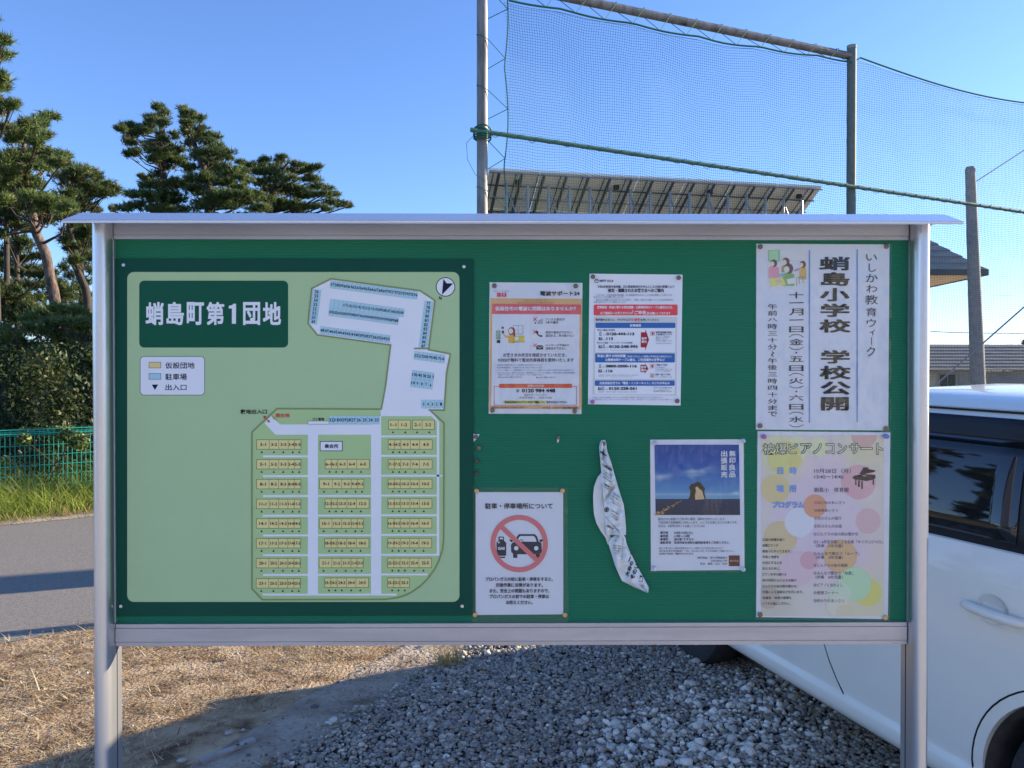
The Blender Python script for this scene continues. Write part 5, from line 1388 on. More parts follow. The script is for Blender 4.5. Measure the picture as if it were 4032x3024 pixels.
# windscreen and rear window
for nme, ta, tb, wa, wb in (('windscreen', 1.55, 0.98, 0.16, 0.26), ('rear_window', -1.235, -1.03, 0.17, 0.26)):
    mb = MB(); vs, fs = [], []
    for j in range(7):
        t = ta + (tb - ta) * j / 6; z0, z1 = gh(t); e = wa + (wb - wa) * j / 6 + plan(t) * .6
        for i in range(9):
            w = e + (W - 2 * e) * i / 8; q = abs(i / 4 - 1)
            vs.append(C(t + (0.01 if ta > 0 else -0.012), w, z1 + 0.018 * (z1 - z0) / 0.5 * (1 - q * q) + 0.006))
    for j in range(6):
        for i in range(8): k = j * 9 + i; fs.append((k, k + 1, k + 10, k + 9))
    mb.add(vs, fs); mb.build(nme, M['car_glass'], car, smooth=True, fix=False)
# sills seam, door shut lines, gutter line
def seam(pts, w=0.004, name='door_seam', s=0, m='seam', out=0.0016):
    f = (lambda x: x) if s == 0 else (lambda x: W - x)
    mb = MB(); mb.tube([C(t, f(side_off(z) + plan(t) - out + w * 0.5), z) for t, z in pts], w * 0.62, 6)
    return mb.build(name, M[m], car, smooth=True)
for s in (0, 1):
    arc = [(-0.53 + 0.382 * cos(a), 0.30 + 0.382 * sin(a)) for a in [x * 0.1 for x in range(0, 12)]]
    seam([(-0.15, 0.312)] + arc[1:] + [(-0.40, 0.70), (-0.425, 0.80), (-0.43, 0.90), (-0.42, 0.99)], 0.005, s=s)
    seam([(0.437, 0.312), (0.47, 0.36), (0.505, 0.42), (0.535, 0.49), (0.552, 0.58), (0.553, 0.70), (0.545, 0.85), (0.53, 0.99)], 0.005, s=s)
    seam([(1.36, 0.312), (1.38, 0.5), (1.39, 0.7), (1.40, 0.9), (1.40, 0.99)], 0.004, s=s)
    seam([(t, 0.3135) for t in np.linspace(-0.16, 1.42, 12)], 0.007, 'sill_seam', s=s, out=-0.004)
    mb = MB(); f = (lambda x: x) if s == 0 else (lambda x: W - x)
    mb.tube([C(t, f(0.165 + plan(t) * .6 - 0.002), gh(t)[0] + (gh(t)[1] - gh(t)[0]) * 0.868) for t in np.linspace(-1.0, 0.95, 16)], 0.004, 6); mb.build('roof_gutter', M['seam'], car, smooth=True)
    # handles
    for ht in (-0.245, 0.80):
        g = side_off(0.82)
        mb = MB(); n = 12
        pts = [C(ht + x, f(g - d), 0.836 - 0.05 * (x + 0.1) * 0 + zz) for x, d, zz in ((0.105, 0.002, .0), (0.095, 0.016, .0), (0.06, 0.027, -0.001), (0, 0.031, -0.002), (-0.06, 0.029, -0.003), (-0.098, 0.018, -0.004), (-0.108, 0.004, -0.004))]
        mb.tube(pts, [0.010, 0.014, 0.0155, 0.016, 0.016, 0.015, 0.010], 12); h_ = mb.build('door_handle', M['car'], car, smooth=True)
        mb = MB(); cxx = ht + 0.012
        vs = [C(cxx + 0.052 * cos(2 * pi * k / 28), f(g - 0.0012), 0.838 + 0.047 * sin(2 * pi * k / 28)) for k in range(28)] + [C(cxx + 0.036 * cos(2 * pi * k / 28), f(g + 0.006), 0.838 + 0.031 * sin(2 * pi * k / 28)) for k in range(28)]
        mb.add(vs, [(k, (k + 1) % 28, 28 + (k + 1) % 28, 28 + k) for k in range(28)] + [tuple(range(28, 56))])
        mb.build('handle_recess', mat('recess_shade_paint', (0.76, 0.75, 0.69), 0.4) if 'rec' not in M else M['rec'], car, smooth=True)  # duller than the body paint: shade of the recess put into its colour
    mb = MB(); mb.box(-0.09, 0.09, -0.05, 0.05, -0.055, 0.055, Matrix.Translation(C(1.18, f(-0.09), 1.06)) @ Matrix.Rotation(atan2(cu_.y, cu_.x) - pi / 2, 4, 'Z'))
    mb.build('door_mirror', M['car'], car, bevel=0.02)
    for nme, t, z, m_ in (('tail_lamp', -1.30, 0.86, 'lamp_red'), ('headlamp', 1.93, 0.66, 'lamp_clear')):
        mb = MB(); c0 = C(t, f(plan(t) + 0.05), z); mb.box(-0.09, 0.09, -0.07, 0.07, -0.08, 0.08, Matrix.Translation(c0) @ Matrix.Rotation(atan2(cu_.y, cu_.x), 4, 'Z')); mb.build(nme, M[m_], car, bevel=0.03)

# ---------------------------------------------------------------- tall ball-stop net fence
nf = thing('ball_net_fence', 'tall green ball-stop net hung on steel poles beside the school field', 'net fence', (-0.25, 6.75, 0))
A0 = P(1899, 600, 6.75); A1 = P(3352, 600, 8.32)
fd = Vector((A1.x - A0.x, A1.y - A0.y, 0)); bay = fd.length; fdn = fd / bay
fnn = Vector((fdn.y, -fdn.x, 0))                               # towards the viewer
base0 = Vector((A0.x, A0.y, 0))
def FP(u, z, off=0.0): q = base0 + fdn * u + fnn * off; return Vector((q.x, q.y, z))
ZTOP = P(3350, 222, 8.32).z; ZM0 = P(1899, 527, 6.75).z; ZM1 = P(3352, 742, 8.32).z; ZMID = ZM1
def zm(u): return ZM0 + (ZM1 - ZM0) * u / bay
def zt(u):                                                   # top line
    return ZTOP if u < bay else ZTOP - 0.16 * sin(pi * min(1, (u - bay) / bay * 1.0)) * 1.0
for k in range(4):
    mb = MB(); lean = 0.012 if k == 0 else 0.0
    mb.tube([FP(k * bay + lean, -0.1), FP(k * bay, 3), FP(k * bay, ZTOP + (0.10 if k else 0.04))], 0.048, 16)
    mb.build('net_pole', M['pole_steel'] if k == 0 else M['pole_net'], nf, smooth=True)
    mb = MB(); mb.tube([FP(k * bay, ZTOP + 0.06 + (0.02 if k else 0)), FP(k * bay, ZTOP + 0.115)], 0.051, 16); mb.build('pole_cap', M['pole_conc'], nf, smooth=True)
mb = MB(); mb.tube([FP(-0.05, ZTOP), FP(bay - 0.03, ZTOP)], 0.040, 14); mb.build('top_pipe', M['pole_steel'], nf, smooth=True)
for k in range(3):
    mb = MB(); mb.tube([FP(k * bay - (0.13 if k == 0 else 0), zm(k * bay), 0.068), FP((k + 1) * bay, zm((k + 1) * bay), 0.068)], 0.020, 12); mb.build('middle_pipe', M['pole_green'], nf, smooth=True)
# lashing round the middle pipe
mb = MB(); pts = []
for k in range(900):
    a = k * 0.52; u = -0.02 + k * (3 * bay) / 900; slack = 0.012 * max(0, sin(u * 17.0)) ** 4
    q = FP(u, zm(u), 0.068) + Vector((0, 0, 1)) * sin(a) * (0.0228 + slack) + fnn * cos(a) * (0.0228 + slack); pts.append(q)
mb.tube(pts, 0.0026, 4); mb.build('lashing', M['rope'], nf)
# ropes: left edge rope, top rope, zigzag ties
def edge_u(z): return 0.20 + 0.035 * abs(sin(z * pi / 0.44 * 0.5 + 0.4)) + 0.05 * (z < ZMID) * (ZMID - z) * -0.55
mb = MB(); mb.tube([FP(edge_u(z), z, 0.02) for z in np.arange(0.2, ZTOP - 0.1, 0.06)], 0.006, 6)
mb.build('edge_rope', M['rope'], nf)
def top_rope(u):
    return zt(u) - (0.13 - 0.10 * min(1, max(0, (u - 2.5) / 2.5)) if u < bay else 0.0) - 0.02 * abs(sin(u * 4.2)) * (u < bay)
mb = MB(); mb.tube([FP(u, top_rope(u), 0.03) for u in np.arange(0.24, 3 * bay, 0.1)], 0.009, 6); mb.build('top_rope', M['rope'], nf)
mb = MB()
zz = 0.4
while zz < ZTOP - 0.2:
    z1 = zz + 0.44
    mb.tube([FP(edge_u(zz), zz, 0.02), FP(0.05, zz + 0.12, 0.045), FP(-0.02, zz + 0.15, 0.062), FP(-0.057, zz + 0.17, 0.01), FP(-0.02, zz + 0.19, -0.06), FP(0.055, zz + 0.34, -0.03), FP(edge_u(z1), z1, 0.02)], 0.0035, 4); zz = z1
uu = 0.3
while uu < bay - 0.2:
    mb.tube([FP(uu, top_rope(uu), 0.03), FP(uu + 0.12, ZTOP + 0.03, 0.048), FP(uu + 0.13, ZTOP + 0.05, 0), FP(uu + 0.15, ZTOP, -0.05), FP(uu + 0.30, top_rope(uu + 0.30), 0.03)], 0.003, 4); uu += 0.30
mb.build('tie_cord', M['rope'], nf)
# knot and loose cord at the first pole
mb = MB()
for k in range(5): mb.tube([FP(0.075 * cos(a), ZM0 + (k - 2) * 0.022 + 0.012 * sin(a * 2 + k), 0.0 + 0.085 * sin(a)) for a in np.linspace(0, 2 * pi, 14)], 0.008, 5)
mb.tube([FP(-0.09, ZM0 - 0.03, .07), FP(-0.17, ZM0 - 0.12, .07), FP(-0.16, ZM0 - 0.26, .07), FP(-0.09, ZM0 - 0.38, .07), FP(-0.0, ZM0 - 0.43, .07), FP(0.03, ZM0 - 0.41, .07)], 0.0022, 5)
mb.build('knotted_cord', M['rope'], nf)
# the netting: one mesh of fine twine squares that sag and bulge
def net_pt(u, z):
    bul = 0.10 * sin(pi * u / bay) * sin(pi * z / ZTOP) + 0.02 * sin(u * 3.1 + z * 1.3)
    du = 0.012 * sin(z * 7.3 + u * 2.0) + 0.010 * sin(z * 15 + u * 3.3) + (0.02 * sin(z * 5) * math.exp(-u / 0.4))
    dz = 0.018 * sin(u * 5.1 + z * 1.1) + 0.012 * sin(u * 11 + z * 2.7) - 0.05 * sin(pi * min(1, u / bay)) * (z / ZTOP) * (u < bay)
    d2 = 0.02 * math.exp(-((z - ZMID + 0.1) / 0.12) ** 2) * sin(u * 9)
    return FP(u + du * 0.6, min(z + dz * 0.8 + d2, top_rope(u)), -0.02 - bul * 0.4)
CELL = 0.0248; UE = 2.62 * bay
V, Fq = [], []
def ribbon(pts, r):
    n0 = len(V)
    for i, p in enumerate(pts):
        d = pts[min(i + 1, len(pts) - 1)] - pts[max(i - 1, 0)]
        d.normalize(); s_ = d.cross(fnn); s_.normalize(); s2 = fnn
        V.append(p + s_ * r); V.append(p - s_ * r * 0.5 + s2 * r * 0.86); V.append(p - s_ * r * 0.5 - s2 * r * 0.86)
    for i in range(len(pts) - 1):
        a = n0 + 3 * i
        for k in range(3): Fq.append((a + k, a + (k + 1) % 3, a + 3 + (k + 1) % 3, a + 3 + k))
u = 0.27
while u < UE:
    ribbon([net_pt(u, z) for z in np.linspace(0.25, ZTOP + 0.02, 34)], 0.0014); u += CELL
z = 2.55
while z < ZTOP:
    ue = UE; us = np.arange(edge_u(z), ue, 0.16)
    ribbon([net_pt(a, z) for a in us], 0.0014); z += CELL
z = 0.25
while z < 2.55:
    ribbon([net_pt(a, z) for a in np.arange(edge_u(z), UE, 0.35)], 0.0013); z += CELL * 1.0
o = np_mesh('netting', np.array([tuple(v) for v in V]), np.array(Fq), None, M['net'], nf)
tag(o, kind='stuff')

# leaning concrete pole with stay wires, seen through the net
YP = 14.2
cp = thing('concrete_pole', 'leaning tapered concrete pole with stay wires seen through the right part of the net', 'pole', tuple(G(3850, 1900)))
cp.location = (P(3850, 1486, YP).x, YP, 0)
a, b = P(3820, 668, YP), P(3851, 1520, YP); d = (b - a); bot = a + d * ((a.z + 0.1) / -d.z)
mb = MB(); mb.tube([a, (a + b) / 2, b, bot], [0.085, 0.108, 0.128, 0.15], 20); mb.build('pole', M['pole_conc'], cp, smooth=True)
mb = MB(); mb.tube([a + Vector((0, 0, 0.005)), a + Vector((0, 0, 0.05))], [0.085, 0.07], 20); mb.build('pole_cap', M['pole_conc'], cp, smooth=True)
for p0, p1, y0, y1, r in (((3838, 718), (4140, 522), YP, YP + 0.5, 0.010), ((4150, 1105), (3600, 1590), 13.2, 13.4, 0.014)):
    mb = MB(); mb.tube([P(*p0, y0), P(*p1, y1)], r, 6); mb.build('stay_wire', M['array_steel'], cp)
mb = MB(); q0, q1 = P(3300, 1282, 26), P(4200, 1312, 26)
mb.tube([q0 + (q1 - q0) * (k / 20) + Vector((0, 0, -0.10 * sin(pi * k / 20))) for k in range(21)], 0.012, 5); tag(mb.build('overhead_cable', M['array_steel']), 'thin overhead cable crossing the sky above the long low building', 'cable')

# ---------------------------------------------------------------- solar array seen from behind
def SA(sx, sy, Y): return P(sx, sy, Y)
TL, TR = P(1925, 667, 14.0), P(3237, 737, 15.27)
TL.z = (TL.z + TR.z) / 2 + 0.0; 
ad = (TR - TL); ad.z = 0; alen = ad.length; adn = ad.normalized()
an = Vector((-adn.y, adn.x, 0))                               # away from the viewer
z0a, z1a = P(1925, 667, 14.0).z, P(3237, 737, 15.27).z
sl = 30
def AP(u, d, off=0.0):
    """u along the top edge, d down the slope (away from the viewer), off below the sheet"""
    z = z0a + (z1a - z0a) * u / alen
    q = Vector((TL.x, TL.y, 0)) + adn * u + an * (d * cos(R_(sl)) - off * sin(R_(sl)) * 1.0)
    return Vector((q.x, q.y, z - d * sin(R_(sl)) - off * cos(R_(sl))))
sa = thing('solar_array', 'long row of solar panels on a steel frame seen from its underside behind the net', 'solar array', (TL.x + adn.x * alen / 2, TL.y + adn.y * alen / 2 + 1, 0))
SL = 4.1; ncol, nrow = 7, 4
# sheets: one panel each
me0 = None
for i in range(ncol):
    for j in range(nrow):
        u0, u1 = alen * i / ncol + .008, alen * (i + 1) / ncol - .008; d0, d1 = SL * j / nrow + .008, SL * (j + 1) / nrow - .008
        mb = MB(); a = [AP(u0, d0), AP(u1, d0), AP(u1, d1), AP(u0, d1)]; up = [q + Vector((0, 0, 0.035)) for q in a]
        mb.add(a + up, [(0, 1, 2, 3), (7, 6, 5, 4), (0, 4, 5, 1), (1, 5, 6, 2), (2, 6, 7, 3), (3, 7, 4, 0)]); o = mb.build('solar_panel', M['panel_back'], sa)
        if (i + j) % 2 == 0:
            mb = MB(); c = AP((u0 + u1) / 2 + .1, d0 + .25, 0.03); mb.box(-.05, .05, -.03, .03, -.04, .04, Matrix.Translation(c)); mb.build('junction_box', M['seam'], o)
def beam(p, q, r, m, name): mb = MB(); mb.tube([p, q], r, 4); return mb.build(name, m, sa)
for d in (0.02, 0.34, 0.68, 1.05, 1.5, 2.3, 3.3): beam(AP(0, d, 0.05), AP(alen, d, 0.05), 0.014, M['array_dark'] if d in (0.34, 1.05) else M['array_steel'], 'purlin')
nb = 15
for i in range(nb + 1):
    u = 0.18 + (alen - 0.4) * i / nb
    beam(AP(u, 0.0, 0.09), AP(u, SL, 0.09), 0.030, M['array_dark'], 'rafter')
    if True: beam(AP(u - 0.10, 0.0, 0.07), AP(u - 0.12, SL, 0.07), 0.012, M['array_dark'], 'rafter')
for i in range(nb + 1):
    u = 0.35 + (alen - 0.7) * i / nb; q = AP(u, 0.22, 0.1); q2 = AP(u, 3.3, 0.1)
    beam(q, Vector((q.x, q.y, 0)), 0.028, M['array_steel'], 'upright'); beam(q2, Vector((q2.x, q2.y, 0)), 0.028, M['array_steel'], 'upright')
    if i % 2 == 0 and i < nb:
        un = 0.35 + (alen - 0.7) * (i + 1) / nb; qn = AP(un, 0.22, 0.1)
        beam(Vector((q.x, q.y, q.z - .1)), Vector((qn.x, qn.y, qn.z - 1.1)), 0.014, M['array_steel'], 'brace'); beam(Vector((q.x, q.y, q.z - 1.1)), Vector((qn.x, qn.y, qn.z - .1)), 0.014, M['array_steel'], 'brace')

# ---------------------------------------------------------------- buildings on the right
def corrugated(p00, p10, p11, p01, n, depth, name, parent, m):
    """roof slope as n raised courses, eave p00-p10, ridge p01-p11"""
    p00, p10, p11, p01 = map(Vector, (p00, p10, p11, p01)); nn = (p10 - p00).cross(p01 - p00).normalized()
    if nn.z < 0: nn = -nn
    for k in range(n):
        a, b = k / n, (k + 1) / n; L0, R0 = p00 + (p01 - p00) * a, p10 + (p11 - p10) * a; L1, R1 = p00 + (p01 - p00) * b, p10 + (p11 - p10) * b
        mb = MB(); mb.add([L0 + nn * depth, R0 + nn * depth, R1 + nn * .005, L1 + nn * .005, L0 - nn * .02, R0 - nn * .02, R1 - nn * .02, L1 - nn * .02], [(0, 1, 2, 3), (0, 4, 5, 1), (4, 7, 6, 5), (1, 5, 6, 2), (3, 2, 6, 7), (0, 3, 7, 4)])
        mb.build(name, m, parent)
h1 = thing('house', 'house with steep dark metal roof and beige soffit whose corner shows right of the board', 'house', (8, 22, 0))
ec = P(3888, 1064, 18.0); XE, ZE = ec.x, ec.z; rz_ = P(3475, 850, 19.6).z; XR_ = P(3469, 850, 19.6).x
corrugated((4.6, 18, ZE), (XE, 18, ZE), (XR_, 19.6, rz_), (6.3, 19.6, rz_), 9, 0.035, 'roof_course', h1, M['roof_metal'])
corrugated((XE, 18, ZE), (XE, 26, ZE), (XR_, 24.4, rz_), (XR_, 19.6, rz_), 9, 0.03, 'roof_course', h1, M['roof_metal'])
mb = MB(); mb.box(4.6, XE - .02, 18.02, 26, ZE - .10, ZE - .045); mb.build('soffit', M['soffit'], h1)
mb = MB(); mb.box(4.58, XE + .01, 17.96, 18.015, ZE - .12, ZE + .02); mb.box(XE - .015, XE + .04, 18.016, 26, ZE - .12, ZE + .02); mb.build('gutter', M['array_dark'], h1)
mb = MB(); mb.box(5.2, 9.3, 19.3, 25.4, 0, ZE - .10); mb.build('wall', M['wall_beige'], h1)
for wx in (6.0, 7.8):
    mb = MB(); mb.box(wx, wx + 1.1, 19.26, 19.30, 1.0, 2.1); o = mb.build('window', M['win_frame'], h1)
    mb = MB(); mb.box(wx + .06, wx + .52, 19.24, 19.258, 1.06, 2.04); mb.build('pane', M['win_dark'], o); mb = MB(); mb.box(wx + .58, wx + 1.04, 19.24, 19.258, 1.06, 2.04); mb.build('pane', M['win_dark'], o)
h2 = thing('low_building', 'long low building with ribbed grey metal roof and beige wall behind the car', 'building', (16, 27, 0))
zr_, ze_ = P(3700, 1357, 26.6).z, P(3700, 1458, 25.0).z
corrugated((10.5, 25, ze_), (25, 25, ze_), (25, 26.6, zr_), (10.5, 26.6, zr_), 8, 0.03, 'roof_course', h2, M['roof_metal'])
mb = MB(); mb.box(10.7, 24.8, 25.25, 30, -0.1, ze_ - 0.02); mb.build('wall', M['wall_beige'], h2)
mb = MB(); mb.box(10.5, 25, 26.601, 30, zr_ - .10, zr_ - .03); mb.build('flat_roof', M['roof_metal'], h2)
q0, q1 = P(3697, 1470, 25.2), P(3765, 1535, 25.2); mb = MB(); mb.box(q0.x, q1.x, 25.2, 25.248, q1.z - .3, q0.z); o = mb.build('window', M['win_frame'], h2)
mb = MB(); mb.box(q0.x + .04, (q0.x + q1.x) / 2 - .02, 25.18, 25.198, q1.z - .26, q0.z - .04); mb.build('pane', M['win_dark'], o); mb = MB(); mb.box((q0.x + q1.x) / 2 + .02, q1.x - .04, 25.18, 25.198, q1.z - .26, q0.z - .04); mb.build('pane', M['win_dark'], o)
mb = MB(); mb.box(q1.x + .1, q1.x + 7, 25.21, 25.249, q1.z - .4, q0.z - .02); mb.build('shutter', M['roof_metal'], h2)

# hidden post added behind the board to cast a thin shadow across the road
def behind(sx, sy, dist):
    c = G(sx, sy); return c.x + 0.945 * dist, c.y + 0.33 * dist
px_, py_ = behind(180, 2482, 3.4)
gq = thing('shadow_post', 'hidden slim post added behind the notice board to cast a road shadow', 'post', (px_, py_, 0))
mb = MB(); mb.tube([(px_, py_, 0), (px_, py_, 1.98)], 0.06, 14); mb.build('shaft', M['pole_steel'], gq, smooth=True)
mb = MB(); mb.tube([(px_, py_, 1.981), (px_, py_, 2.02)], [0.065, 0.03], 14); mb.build('cap', M['pole_steel'], gq, smooth=True)

# ---------------------------------------------------------------- unseen prefab blocks added behind the viewer to bounce sunlight onto the board
M['siding'] = mat('cream_siding', (0.72, 0.69, 0.62), 0.7, noise=2, noise_amt=0.04)
def prefab(x0, x1, y0, y1, label):
    t = thing('bounce_prefab', label, 'prefab house', ((x0 + x1) / 2, (y0 + y1) / 2, 0), 'unseen prefab blocks added to bounce sunlight')
    mb = MB(); mb.box(x0, x1, y0, y1, 0.25, 3.0); mb.build('wall', M['siding'], t)
    mb = MB(); mb.box(x0 + .1, x1 - .1, y0 + .1, y1 - .1, 0, 0.248); mb.build('footing', M['concrete'], t)
    mb = MB(); mb.add([(x0 - .4, y1 + .4, 2.95), (x1 + .4, y1 + .4, 2.95), (x1 + .4, y0 - .4, 3.5), (x0 - .4, y0 - .4, 3.5), (x0 - .4, y1 + .4, 3.05), (x1 + .4, y1 + .4, 3.05), (x1 + .4, y0 - .4, 3.6), (x0 - .4, y0 - .4, 3.6)],
                      [(0, 1, 2, 3), (7, 6, 5, 4), (0, 4, 5, 1), (1, 5, 6, 2), (2, 6, 7, 3), (3, 7, 4, 0)]); mb.build('roof', M['roof_metal'], t)
    x = x0 + 1.0
    while x < x1 - 2.5:
        mb = MB(); mb.box(x, x + 1.7, y1 + .002, y1 + .05, .9, 2.1); o = mb.build('window', M['win_frame'], t)
        for k in (0, 1): mb = MB(); mb.box(x + .06 + .82 * k, x + .80 + .82 * k, y1 + .052, y1 + .06, .96, 2.04); mb.build('pane', M['win_dark'], o)
        mb = MB(); mb.box(x + 2.3, x + 3.15, y1 + .002, y1 + .04, .27, 2.25); mb.build('door', M['alu_rail'], t)
        x += 4.6
prefab(-22, -7.5, -17, -11, 'unseen cream prefab block added behind the viewer to bounce light, the left one')
prefab(-5.5, 8.6, -12.5, -7.2, 'unseen cream prefab block added behind the viewer to bounce light, the middle one')
prefab(12.5, 26, -17, -11, 'unseen cream prefab block added behind the viewer to bounce light, the right one')

# ---------------------------------------------------------------- pines
def rnd_dir(n):
    v = rng.normal(0, 1, (n, 3)); return v / np.linalg.norm(v, axis=1, keepdims=True)
def needle_pad(c, rx, ry, rz, dens, L, wid, tone, outV, outC):
    n = max(10, int(dens * (rx * ry + rx * rz) * 5.2))
    p = rnd_dir(n) * (rng.uniform(0, 1, (n, 1)) ** 0.55) * rng.uniform(.75, 1.35, (n, 1)); p[:, 2] = np.where(p[:, 2] < -0.3, p[:, 2] * .5, p[:, 2])
    lump = 1 + 0.42 * np.sin(p[:, 0] * 5 + c[0] * 3) * np.cos(p[:, 1] * 4 + c[2] * 5)
    pos = p * np.array([rx, ry, rz]) * lump[:, None] + np.array(c)
    d = p * np.array([.8, .8, .5]) + np.array([0, 0, .75]) + rng.normal(0, .22, (n, 3)); d /= np.linalg.norm(d, axis=1, keepdims=True)
    k = 13
    D = d[:, None, :] * 0.75 + rng.normal(0, .52, (n, k, 3)); D /= np.linalg.norm(D, axis=2, keepdims=True)
    S = np.cross(D, rng.normal(0, 1, (n, k, 3))); S /= np.linalg.norm(S, axis=2, keepdims=True)
    B = pos[:, None, :] + d[:, None, :] * rng.uniform(-.05, .05, (n, k, 1))
    Ln = L * rng.uniform(.6, 1.15, (n, k, 1))
    tri = np.stack([B - S * wid, B + S * wid, B + D * Ln], 2).reshape(-1, 3, 3)
    outV.append(tri)
    base = np.array([[.075, .12, .032], [.115, .16, .042], [.16, .20, .065], [.045, .08, .027]])[rng.choice(4, n, p=[.38, .30, .16, .16])] * tone * rng.uniform(.8, 1.2, (n, 1))
    dead = rng.uniform(0, 1, n) < 0.03
    base[dead] = np.array([.20, .13, .07])
    outC.append(np.repeat(base, k, 0))
LOW = [(dx, dy, ru, rv) for dy in range(1390, 2100, 105) for dx, ru, rv in ((-150, 90, 34), (-40, 100, 38), (70, 100, 38), (170, 80, 30))]
def pine(label, Y, trunk, pads, dens=95, L=0.13, wid=0.010, tone=1.0, m='bark_dark', s=1 / 1.58, extra_limbs=(), group='pine trees beyond the green fence', name='pine_tree', cat='pine tree'):
    """trunk: [(sx, sy, radius m)] top to bottom in photo pixels; pads in close-up pixels (1/s)"""
    T = [(P(a, b, Y), r) for a, b, r in trunk]
    last, lr = T[-1]; prev = T[-2][0]
    if last.z > 0:
        dd = (last - prev); dd.z = min(dd.z, -.1); k = last.z / -dd.z
        foot = last + dd * min(k, 1.0) * .4; foot.z = -0.05; T.append((Vector((last.x + (last.x - prev.x) * .3, Y, -0.05)), lr * 1.25))
    if 'behind the canopy' in label: pads = pads + [(trunk[-1][0] * 1.58 + dx + random.uniform(-30, 30), dy + random.uniform(-30, 30), ru, rv) for dx, dy, ru, rv in LOW if random.random() < .8]
    root = thing(name, label, cat, (T[-1][0].x, T[-1][0].y, 0), group)
    mb = MB(); pts = []; rs = []
    for (a, ra), (b, rb) in zip(T, T[1:]):
        for k in range(4): pts.append(a + (b - a) * (k / 4)); rs.append(ra + (rb - ra) * k / 4)
    pts.append(T[-1][0]); rs.append(T[-1][1])
    mb.tube(pts, rs, 10); mb.build('trunk', M[m], root, smooth=True)
    VV, CC = [], []; lb = MB()
    for (u, v, ru, rv) in pads:
        sx, sy = u * s, v * s; dy = random.uniform(-.9, .9); Yp = Y + dy
        c = P(sx, sy, Yp); kx = Yp / F * s
        for q_ in range(5):
            o_ = rnd_dir(1)[0] * np.array([ru * kx * .62, ru * kx * .5, rv * kx * .75]); k_ = random.uniform(.52, .78)
            needle_pad(Vector(c) + Vector(o_), max(ru * kx * k_ * (1.1 if s < .9 else 1.35), .11), max(ru * kx * .6 * k_, .10), max(rv * kx * k_ * (1.0 if s < .9 else 1.4), .06), dens, L, wid, tone * random.uniform(.8, 1.2), VV, CC)
        if False: needle_pad(c, max(ru * kx * (1.12 if s < .9 else 1.45), .15), max(ru * kx * .9, .15), max(rv * kx * (1.3 if s < .9 else 1.7), .10), dens, L, wid, tone, VV, CC)
        # limb from the trunk, from a bit below the pad
        best = min(pts, key=lambda q: abs(q.z - (c.z - .35 - .18 * abs(c.x - q.x))) + .15 * abs(q.x - c.x))
        mid = (best + c) / 2 + Vector((random.uniform(-.15, .15), random.uniform(-.1, .1), random.uniform(-.25, .02)))
        r0 = min(.05, .018 + .012 * (c - best).length)
        lb.tube([best, mid, Vector(c) - Vector((0, 0, rv * kx * .4)), Vector(c) + Vector((random.uniform(-.5, .5) * ru * kx, 0, 0))], [r0, r0 * .6, r0 * .35, .006], 5)
        for q in range(3):
            e = Vector(c) + Vector((random.uniform(-1, 1) * ru * kx, random.uniform(-.6, .6) * ru * kx, random.uniform(-.3, .8) * rv * kx)); lb.tube([mid + (Vector(c) - mid) * .6, (mid + e) / 2 + Vector((0, 0, -.03)), e], [.012, .008, .004], 4, cap=False)
    for l in extra_limbs:
        eb = MB(); eb.tube([P(a, b, Y) for a, b in l[0]], l[1], 6); eb.build('bare_branch', M['bark_dark'], root, smooth=True)
    lb.build('limbs', M['bark_dark'], root, smooth=True, fix=False)
    V = np.concatenate(VV).reshape(-1, 3); n = len(V) // 3
    np_mesh('needle_clumps', V, np.arange(n * 3).reshape(-1, 3), np.concatenate(CC), M['needles'], root)
    return root
pine('leaning pine with two stepped upper tufts, left one of the group behind the canopy', 24.0, [(628, 415, .03), (632, 520, .05), (640, 640, .09), (648, 760, .12), (640, 900, .15), (630, 1300, .2)],
     [(990, 672, 38, 26), (1025, 700, 28, 22), (975, 740, 75, 26), (935, 765, 60, 24), (1015, 770, 40, 20), (850, 790, 70, 26), (790, 805, 60, 22), (750, 800, 28, 16), (880, 830, 80, 30), (800, 850, 50, 18), (830, 890, 60, 22), (822, 930, 45, 24), (800, 965, 26, 22), (848, 958, 24, 18), (1010, 850, 55, 30), (1080, 845, 36, 18),
      (960, 900, 70, 34), (1050, 910, 60, 34), (1095, 950, 60, 28), (980, 960, 70, 34), (950, 990, 36, 18), (1060, 1020, 90, 36), (1130, 1000, 50, 30), (960, 1085, 50, 20), (900, 1105, 34, 14), (900, 1170, 60, 26), (1000, 1140, 90, 40), (1080, 1130, 80, 40), (850, 1215, 50, 22), (800, 1215, 24, 12), (940, 1225, 80, 34), (1050, 1230, 100, 40),
      (780, 1295, 50, 18), (860, 1285, 70, 26), (960, 1300, 90, 30), (1080, 1300, 100, 30), (700, 1305, 26, 12)], tone=.95)
